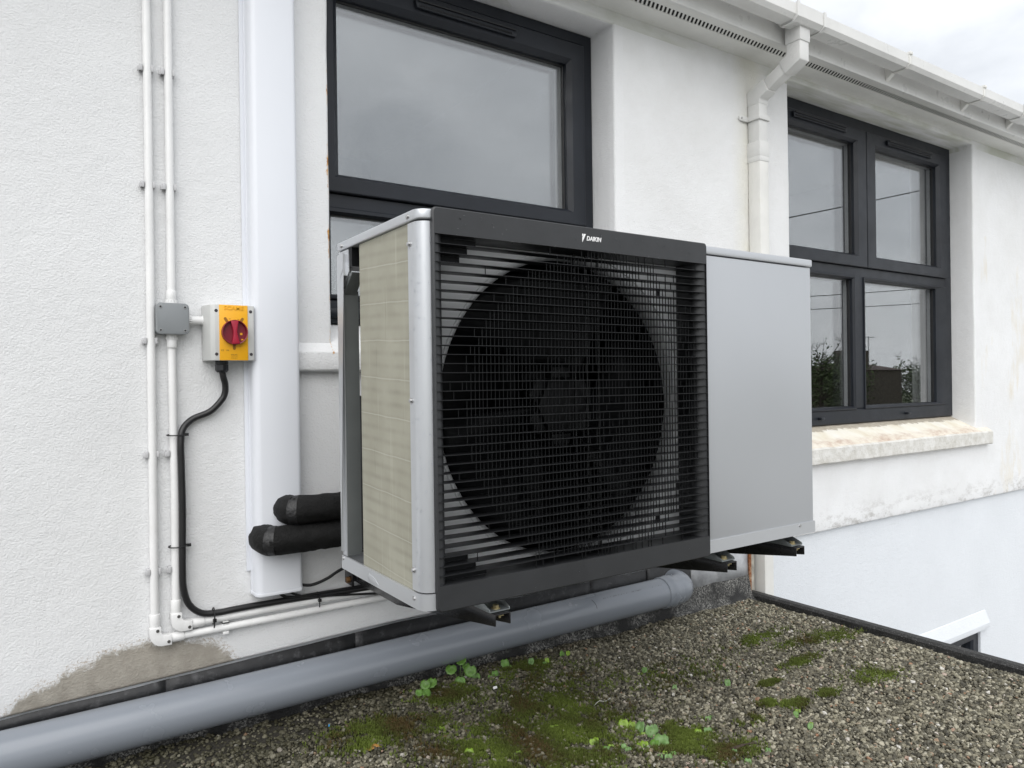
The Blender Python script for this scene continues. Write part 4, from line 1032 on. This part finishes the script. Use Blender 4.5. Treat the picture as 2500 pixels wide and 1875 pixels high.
# moss
def make_moss():
    random.seed(21); vs, fs = [], []; cols = []
    tries = 0; made = 0
    while tries < 260000 and made < 48000:
        tries += 1
        c = random.choice(MOSS); x = random.gauss(c[0], c[2]*.62); y = random.gauss(c[1], c[3]*.62)
        if not (-.2 < x < 1.88 and -.4 < y < .76): continue
        if random.random() > moss(x, y)**1.3*1.2: continue
        made += 1; z = gz(x)+.006*noise.noise(V((x*6, y*6, 0)))+.006
        H = random.uniform(.0045, .0095)
        col = .5+.5*noise.noise(V((x*9, y*9, 5)))+random.uniform(-.18, .18)
        for k in range(4):
            a = random.random()*6.28; t = random.uniform(.15, .8); w = random.uniform(.0008, .0014)
            d = V((math.cos(a)*t, math.sin(a)*t, 1)).normalized()*H; s = V((-math.sin(a), math.cos(a), 0))*w
            p0 = V((x+random.uniform(-.002, .002), y+random.uniform(-.002, .002), z)); i = len(vs)
            vs += [p0-s, p0+s, p0+d*.6+s*.7, p0+d]; fs += [(i, i+1, i+2), (i, i+2, i+3)]; cols += [col]*4
    me = bpy.data.meshes.new('moss'); me.from_pydata([tuple(v) for v in vs], [], fs)
    at = me.attributes.new('tone', 'FLOAT', 'POINT'); at.data.foreach_set('value', cols)
    b = NB('moss_leaf'); a_ = b.n('ShaderNodeAttribute', attribute_name='tone')
    b.set(color=b.ramp(a_.outputs['Fac'], [(.12, (.10, .062, .024)), (.32, (.070, .068, .018)), (.50, (.085, .112, .018)), (.9, (.15, .20, .032))]), rough=.7, spec=.3); me.materials.append(b.m)
    o = bpy.data.objects.new('moss', me); COL.objects.link(o); o['kind'] = 'stuff'; o['label'] = 'patches of green and brown moss growing over the gravel'; o['category'] = 'moss'
make_moss()

# small plants
def leaf_mat(name, c):
    b = NB(name); col = b.ramp(b.noise(90, 4), [(.3, tuple(v*.72 for v in c)), (.7, tuple(v*1.2 for v in c))])
    return b.set(color=col, rough=.42, spec=.45, sss=.0)
MT['leaf_a'] = leaf_mat('leaf_mid_green', (.10, .21, .035)); MT['leaf_b'] = leaf_mat('leaf_lime', (.18, .29, .026)); MT['leaf_c'] = leaf_mat('leaf_blue_green', (.12, .22, .066)); MT['stem'] = leaf_mat('leaf_stem', (.12, .2, .05))
PG = 'small round leaved plants growing in the gravel'
def leaf(plant, c, r, mat, tilt, az, oval=1.0, lobes=9, amp=.06, cup=.18):
    m = MB(); vs = [(0, 0, -cup*r)]; nn = 26
    for ring, k in ((.5, -cup*.55), (1., .05)):
        for j in range(nn):
            a = 2*math.pi*j/nn; q = r*ring*(1+(amp*math.cos(lobes*a) if ring == 1 else 0))
            if abs(a-math.pi) < .25 and ring == 1: q *= .72
            vs.append((q*math.cos(a), q*math.sin(a)*oval, k*r+.03*r*math.sin(3*a)*ring))
    fs = [(0, 1+j, 1+(j+1) % nn) for j in range(nn)]+[(1+j, 1+nn+j, 1+nn+(j+1) % nn, 1+(j+1) % nn) for j in range(nn)]
    T = Matrix.Translation(V(c)) @ Matrix.Rotation(az, 4, 'Z') @ Matrix.Rotation(tilt, 4, 'Y')
    m.add([T @ V(v) for v in vs], fs); o = m.build('leaf', mat, plant, smooth=80)
    s = o.modifiers.new('thickness', 'SOLIDIFY'); s.thickness = .0006
    return o
def plant(x, y, label, leaves, name='seedling'):
    """leaves: (dx, dy, height, radius, material, oval, amp)"""
    z = gz(x); t = thing(name, label, 'plant', (x, y, z), PG)
    for dx, dy, h, r, mt, ov, am in leaves:
        c = (x+dx, y+dy, z+h); away = math.atan2(dy, dx) if abs(dx)+abs(dy) > 1e-4 else random.random()*6
        tl = random.uniform(.15, .5)
        toc = math.atan2(-1.22-y, -.62-x)
        leaf(t, c, r, mt, R(54)+random.uniform(-.25, .2), toc+random.uniform(-.5, .5), ov, amp=am)
        MB().tube(smooth_path([(x+dx*.2, y+dy*.2, z), (x+dx*.5, y+dy*.5, z+h*.6), (c[0], c[1], c[2]-.1*r)], 4), .0009, 6).build('stem', 'stem', t)
random.seed(31)
A_, B_, C_ = 'leaf_a', 'leaf_b', 'leaf_c'
plant(.447, .672, 'largest clump of scalloped round leaves below the grey waste pipe', [(-.028, 0, .040, .0165, A_, 1, .05), (.012, .01, .055, .016, A_, 1, .05), (.026, -.02, .030, .0185, A_, 1, .06), (-.018, -.035, .014, .016, A_, 1, .05), (.030, .012, .032, .012, A_, 1, .05)])
plant(.323, .634, 'clump of four dull green leaves left of the largest clump', [(.012, .0, .030, .016, A_, 1, .08), (-.006, .004, .028, .015, A_, 1, .07), (-.012, -.015, .012, .013, A_, 1, .05), (-.030, -.005, .014, .011, A_, 1, .05)])
plant(.490, .650, 'single bright round leaf in front of the largest clump', [(0, 0, .010, .0135, A_, 1, .04)])
plant(.540, .630, 'pair of small dark leaves on moss right of the bright round leaf', [(.005, 0, .014, .0115, A_, 1, .04), (-.012, -.004, .008, .010, A_, 1, .04)])
plant(.608, .672, 'short cupped leaf close against the grey pipe', [(0, 0, .020, .0150, A_, .9, .05), (.010, -.008, .008, .008, A_, 1, .04)])
plant(.690, .648, 'lone pale oval leaf standing on a thin stalk near the pipe', [(0, 0, .018, .0125, C_, .75, .0)])
plant(.739, .636, 'two small folded leaves right of the pale oval leaf', [(.003, 0, .014, .010, B_, .8, .0), (-.008, -.003, .006, .009, A_, .8, .0)])
plant(.831, .655, 'spindly sprig of thin leaves by the felt edge', [(.010, 0, .012, .010, B_, .7, 0), (-.014, .004, .016, .011, A_, .45, 0), (-.004, .006, .010, .009, A_, .4, 0)])
plant(.939, .413, 'seedling with one rounded leaf and a thin shoot in mid gravel', [(.008, 0, .014, .0105, C_, .8, 0), (-.016, 0, .005, .007, B_, .5, 0)])
plant(.930, .273, 'narrow grey green leaf lying among grey pebbles', [(0, 0, .008, .0135, C_, .5, 0)])
plant(.242, .407, 'yellow green round leaf at the left of the moss', [(0, 0, .006, .0120, B_, .9, 0)])
plant(.239, .264, 'lime green oval leaf at the bottom edge left of centre', [(0, 0, .007, .0155, B_, .75, 0)])
plant(.648, .170, 'pair of glossy lime leaves at the top of the right hand cluster', [(-.006, .004, .012, .0155, B_, .85, 0), (.010, -.010, .010, .0125, B_, .9, 0)])
plant(.662, .135, 'tall pointed grey green leaf beside the lime pair', [(0, 0, .014, .0190, C_, .62, .04), (-.008, -.022, .006, .0095, B_, .8, 0)])
plant(.676, .108, 'two overlapping toothed leaves at the right of the cluster', [(-.004, 0, .014, .0165, C_, .85, .07), (.012, .004, .012, .0140, C_, .8, .07)])
plant(.652, .056, 'broad pleated leaf low in the right hand cluster', [(.004, 0, .014, .0195, C_, .95, .08), (-.014, .004, .008, .0145, A_, .9, .05)])
plant(.606, .070, 'two joined lime leaves below the tall pointed leaf', [(-.008, 0, .008, .0110, B_, .9, 0), (.007, 0, .009, .0115, B_, .95, 0), (.004, -.010, .004, .0095, A_, .9, 0)])
plant(.532, .106, 'pair of low leaves on the moss left of the lime pair', [(.008, 0, .007, .0090, B_, .9, 0), (-.006, 0, .006, .0105, A_, .9, 0)])
plant(.525, .150, 'little three leaved seedling above the moss patch', [(-.006, 0, .009, .009, B_, .9, 0), (.007, .003, .008, .009, B_, .85, 0), (.0, -.008, .005, .007, A_, .9, 0)])
plant(.564, .087, 'grey green seedling with a folded leaf among white pebbles', [(0, 0, .010, .0105, C_, .65, 0), (.008, -.008, .005, .008, C_, .8, 0)])
plant(.614, .002, 'scatter of tiny green leaves at the bottom right of the cluster', [(-.006, .010, .006, .0085, C_, .8, 0), (.014, .014, .006, .008, B_, .8, 0), (.028, .0, .006, .0085, A_, .9, 0), (.0, -.012, .010, .012, C_, .85, .04)])
plant(.332, .202, 'pair of lime leaves in moss at the bottom edge', [(.006, 0, .006, .009, B_, .9, 0), (-.007, .001, .005, .007, B_, .8, 0)])
plant(.487, .261, 'yellowish sprout in the middle of the moss', [(.006, 0, .008, .008, B_, .7, 0), (-.006, .003, .008, .008, B_, .7, 0)])
plant(1.091, .217, 'isolated pale leaf on grey gravel left of a moss tuft', [(0, 0, .009, .0135, C_, .65, 0)])
plant(.858, .081, 'three pale leaves where the gravel meets small moss tufts', [(-.006, 0, .009, .0105, C_, .8, 0), (.007, .003, .008, .0095, C_, .7, 0), (.0, -.01, .005, .007, A_, .8, 0)])
plant(.787, .040, 'two pale round leaves right of the pleated leaf', [(-.012, .006, .009, .0105, B_, .9, 0), (.012, -.005, .009, .0120, C_, .95, .03)])
plant(.774, -.067, 'flat oval leaf beside the brown twig', [(0, 0, .005, .0095, C_, .75, 0)])
plant(.845, -.108, 'oval leaf right of the brown twig', [(0, 0, .006, .0100, C_, .65, 0)])
plant(.762, -.115, 'round leaf at the bottom edge under the twig', [(0, 0, .006, .010, C_, .85, 0), (-.05, .025, .005, .008, A_, .9, 0)])
plant(1.046, -.085, 'pale pair of leaves at far right near the bottom', [(0, 0, .008, .010, C_, .7, 0), (.012, .006, .006, .008, B_, .7, 0)])
plant(1.079, -.020, 'seedling with a lime tuft beside a buff leaf scrap', [(0, 0, .007, .010, A_, .7, 0), (.012, .006, .01, .006, B_, .6, 0), (.016, .0, .012, .005, B_, .6, 0)])
plant(.300, .365, 'feathery yellow green sprig in the moss', [(.004*k*math.cos(k*2.1), .004*k*math.sin(k*2.1), .008+.001*(k % 3), .0042, B_, .45, 0) for k in range(1, 9)], 'feathery_sprig')

# litter on the gravel
MT['straw'] = pm('dry_leaf', (.42, .215, .05), .6, var=.3, vs=60)
m = MB(); x0, y0 = .072, .418; z0 = gz(.07)+.007
for k in range(9):
    t = k/8-.5; a = R(8+10*t); d = V((math.cos(a), math.sin(a), 0)); s = V((-d.y, d.x, 0))
    c = V((x0, y0, z0))+s*t*.015; m.tube([c-d*.022, c+V((0, 0, .004)), c+d*(.020-.02*abs(t))], .0011, 5, rs=[.0006, .0015, .0005])
tag(m.build('dry_leaf', 'straw'), 'curled orange brown dry leaf on dark gravel at left', 'leaf')
m = MB()
for k, (dx, dy) in enumerate(((0, 0), (.004, -.004), (.001, .005))): m.tube([(.775+dx, -.058+dy, gz(.78)+.008), (.81+dx, -.062+dy*.5, gz(.8)+.011), (.850+dx, -.068-dy, gz(.84)+.009)], .0016, 6)
tag(m.build('twig', pm('twig_bark', (.05, .032, .025), .8, var=.3, vs=80)), 'short brown split twig on the gravel near the bottom', 'twig')
m = MB(); m.add([(.487, .548, 0), (.500, .546, .001), (.502, .552, .002), (.489, .556, .001), (.488, .549, .006), (.499, .547, .007), (.500, .552, .007), (.490, .554, .006)], [(0, 1, 5, 4), (1, 2, 6, 5), (2, 3, 7, 6), (3, 0, 4, 7), (4, 5, 6, 7), (0, 3, 2, 1)])
wc = m.build('paint_flake', 'white', bevel=.001); wc.location.z = gz(.49)+.011; tag(wc, 'bright white flake on the dark gravel', 'flake')
m = MB().tube(smooth_path([(.66, .31, gz(.7)+.009), (.685, .318, gz(.7)+.012), (.70, .312, gz(.7)+.009), (.725, .318, gz(.7)+.010)], 4), .0008, 6)
tag(m.build('string', pm('pale_fibre', (.6, .6, .56), .7)), 'thin pale strand of fibre lying on the gravel', 'string')
m = MB().box(-.005, .005, -.0015, .0015, 0, .002); MT['bluech'] = pm('blue_plastic', (.05, .30, .62), .4)
o = m.build('plastic_scrap', 'bluech', bevel=.0004); o.location = (.500, .400, gz(.5)+.010); o.rotation_euler = (0, .1, .4); tag(o, 'tiny blue plastic scrap in the moss', 'scrap')
o2 = o.copy(); COL.objects.link(o2); o2.location = (.015, .58, gz(0)+.012); o2.rotation_euler = (.1, 0, 1.2); tag(o2, 'tiny blue plastic scrap near the waste pipe', 'scrap')

# ================================================================== BEHIND THE CAMERA (seen in the panes)
def tree(x, y, h, seed, label):
    random.seed(seed); t = thing('tree', label, 'tree', (x, y, -3.2), 'trees reflected in the far window')
    m = MB(); m.tube([(x, y, -3.2), (x+.1, y, -3.2+h*.35), (x+.05, y+.1, -3.2+h*.7)], .2, 8, rs=[.22, .15, .06]); tips = []
    for k in range(26):
        a = random.random()*6.28; z = -3.2+h*random.uniform(.25, .7); l = h*random.uniform(.2, .38)
        e = (x+math.cos(a)*l*.8, y+math.sin(a)*l*.8, z+l*.8); tips.append((e, z)); m.tube([(x+.05, y, z), ((x+e[0])/2, (y+e[1])/2, z+l*.3), e], .04, 5, rs=[.06, .035, .012])
        for q in range(5):
            a2 = random.random()*6.28; l2 = l*.4; e2 = (e[0]+math.cos(a2)*l2*.5, e[1]+math.sin(a2)*l2*.5, e[2]+l2*random.uniform(.1, .8)); m.tube([e, e2], .012, 4, rs=[.014, .006])
    m.build('trunk', pm('bark', (.06, .05, .04), .9), t)
    vs, fs = [], []
    for k in range(2600):
        e, zz = random.choice(tips); q = V(e)+V((random.gauss(0, h*.10), random.gauss(0, h*.10), random.gauss(-h*.14, h*.12)))
        if q.z > -3.2+h*.80 and random.random() < .85: continue
        u = V((random.gauss(0, 1), random.gauss(0, 1), random.gauss(0, 1))).normalized(); w = u.orthogonal().normalized(); s = random.uniform(.06, .14); i = len(vs)
        vs += [q-u*s, q+w*s*.6, q+u*s, q-w*s*.6]; fs.append((i, i+1, i+2, i+3))
    MB().add(vs, fs).build('crown', LEAFM, t, smooth=0)
LEAFM = pm('tree_leaves', (.05, .075, .022), .7, var=.5, vs=3)
for i, (x, y, h, lb) in enumerate(((36, -27, 5.6, 'broad tree leftmost of the reflected row'), (41, -29, 6.2, 'bushy tree second from the left in the reflected row'), (46, -27.5, 6.6, 'tallest tree of the reflected row'), (50, -29, 5.9, 'tree beside the brick house in the reflection'), (60.5, -28.5, 5.7, 'tree beyond the brick house'), (30, -30, 5.6, 'tree standing apart near the telegraph pole'))): tree(x, y, h, 40+i, lb)
bh = thing('brick_house', 'low brown brick house with a chimney stack reflected in the far window', 'house', (57, -30, -3.2))
brk = pm('brown_brick', (.085, .072, .055), .85, var=.3, vs=4)
box('wall', 52.4, 57.6, -34, -28, -3.2, 1.0, brk, bh)
MB().prism([(-34.2, 1.0), (-27.8, 1.0), (-31, 1.55)], 'x', 52.3, 57.7).build('roof', pm('roof_tile', (.10, .07, .06), .8, var=.3, vs=6), bh)
ch = box('chimney', 52.5, 55.0, -30.6, -29.2, 1.0, 2.55, brk, bh)
for k in range(4): MB().cyl((52.85+k*.58, -29.9, 2.55), (52.85+k*.58, -29.9, 2.95), .15, 10).build('chimney_pot', 'rust', ch)
ar = MB(); ar.tube([(55.5, -29.5, 1.0), (55.5, -29.5, 3.7)], .03, 6); ar.tube([(54.8, -29.5, 3.6), (56.3, -29.5, 3.65)], .02, 6)
for k in range(5): ar.tube([(54.9+k*.3, -29.7, 3.62), (54.9+k*.3, -29.3, 3.62)], .012, 5)
ar.build('aerial', 'cable', bh)
WG = 'overhead wires reflected in the far window'
for (a, b, sag, lb) in (((17.89, 5.07), (24.77, 6.72), .15, 'highest overhead wire'), ((18.93, 2.86), (25.77, 3.50), .1, 'middle overhead wire'), ((18.92, 2.47), (25.76, 2.98), .1, 'lowest overhead wire')):
    k = (b[1]-a[1])/(b[0]-a[0]); P = [(x, -10, a[1]+k*(x-a[0])+.0006*(x-21)**2) for x in np.linspace(2, 40, 20)]
    tag(MB().tube(P, .02 if 'highest' in lb else .013, 6).build('overhead_wire', 'cable'), lb+' strung behind the viewer', 'wire', WG)
for x, h, lb in ((2, 5.5, 'short'), (40, 14, 'tall')):
    tag(MB().tube([(x, -10.1, -3.2), (x, -10.1, -3.2+h+1)], .13, 10, rs=[.14, .10]).build('telegraph_pole', pm('creosoted_wood', (.06, .045, .035), .9)), lb+' wooden telegraph pole carrying the overhead wires', 'pole')
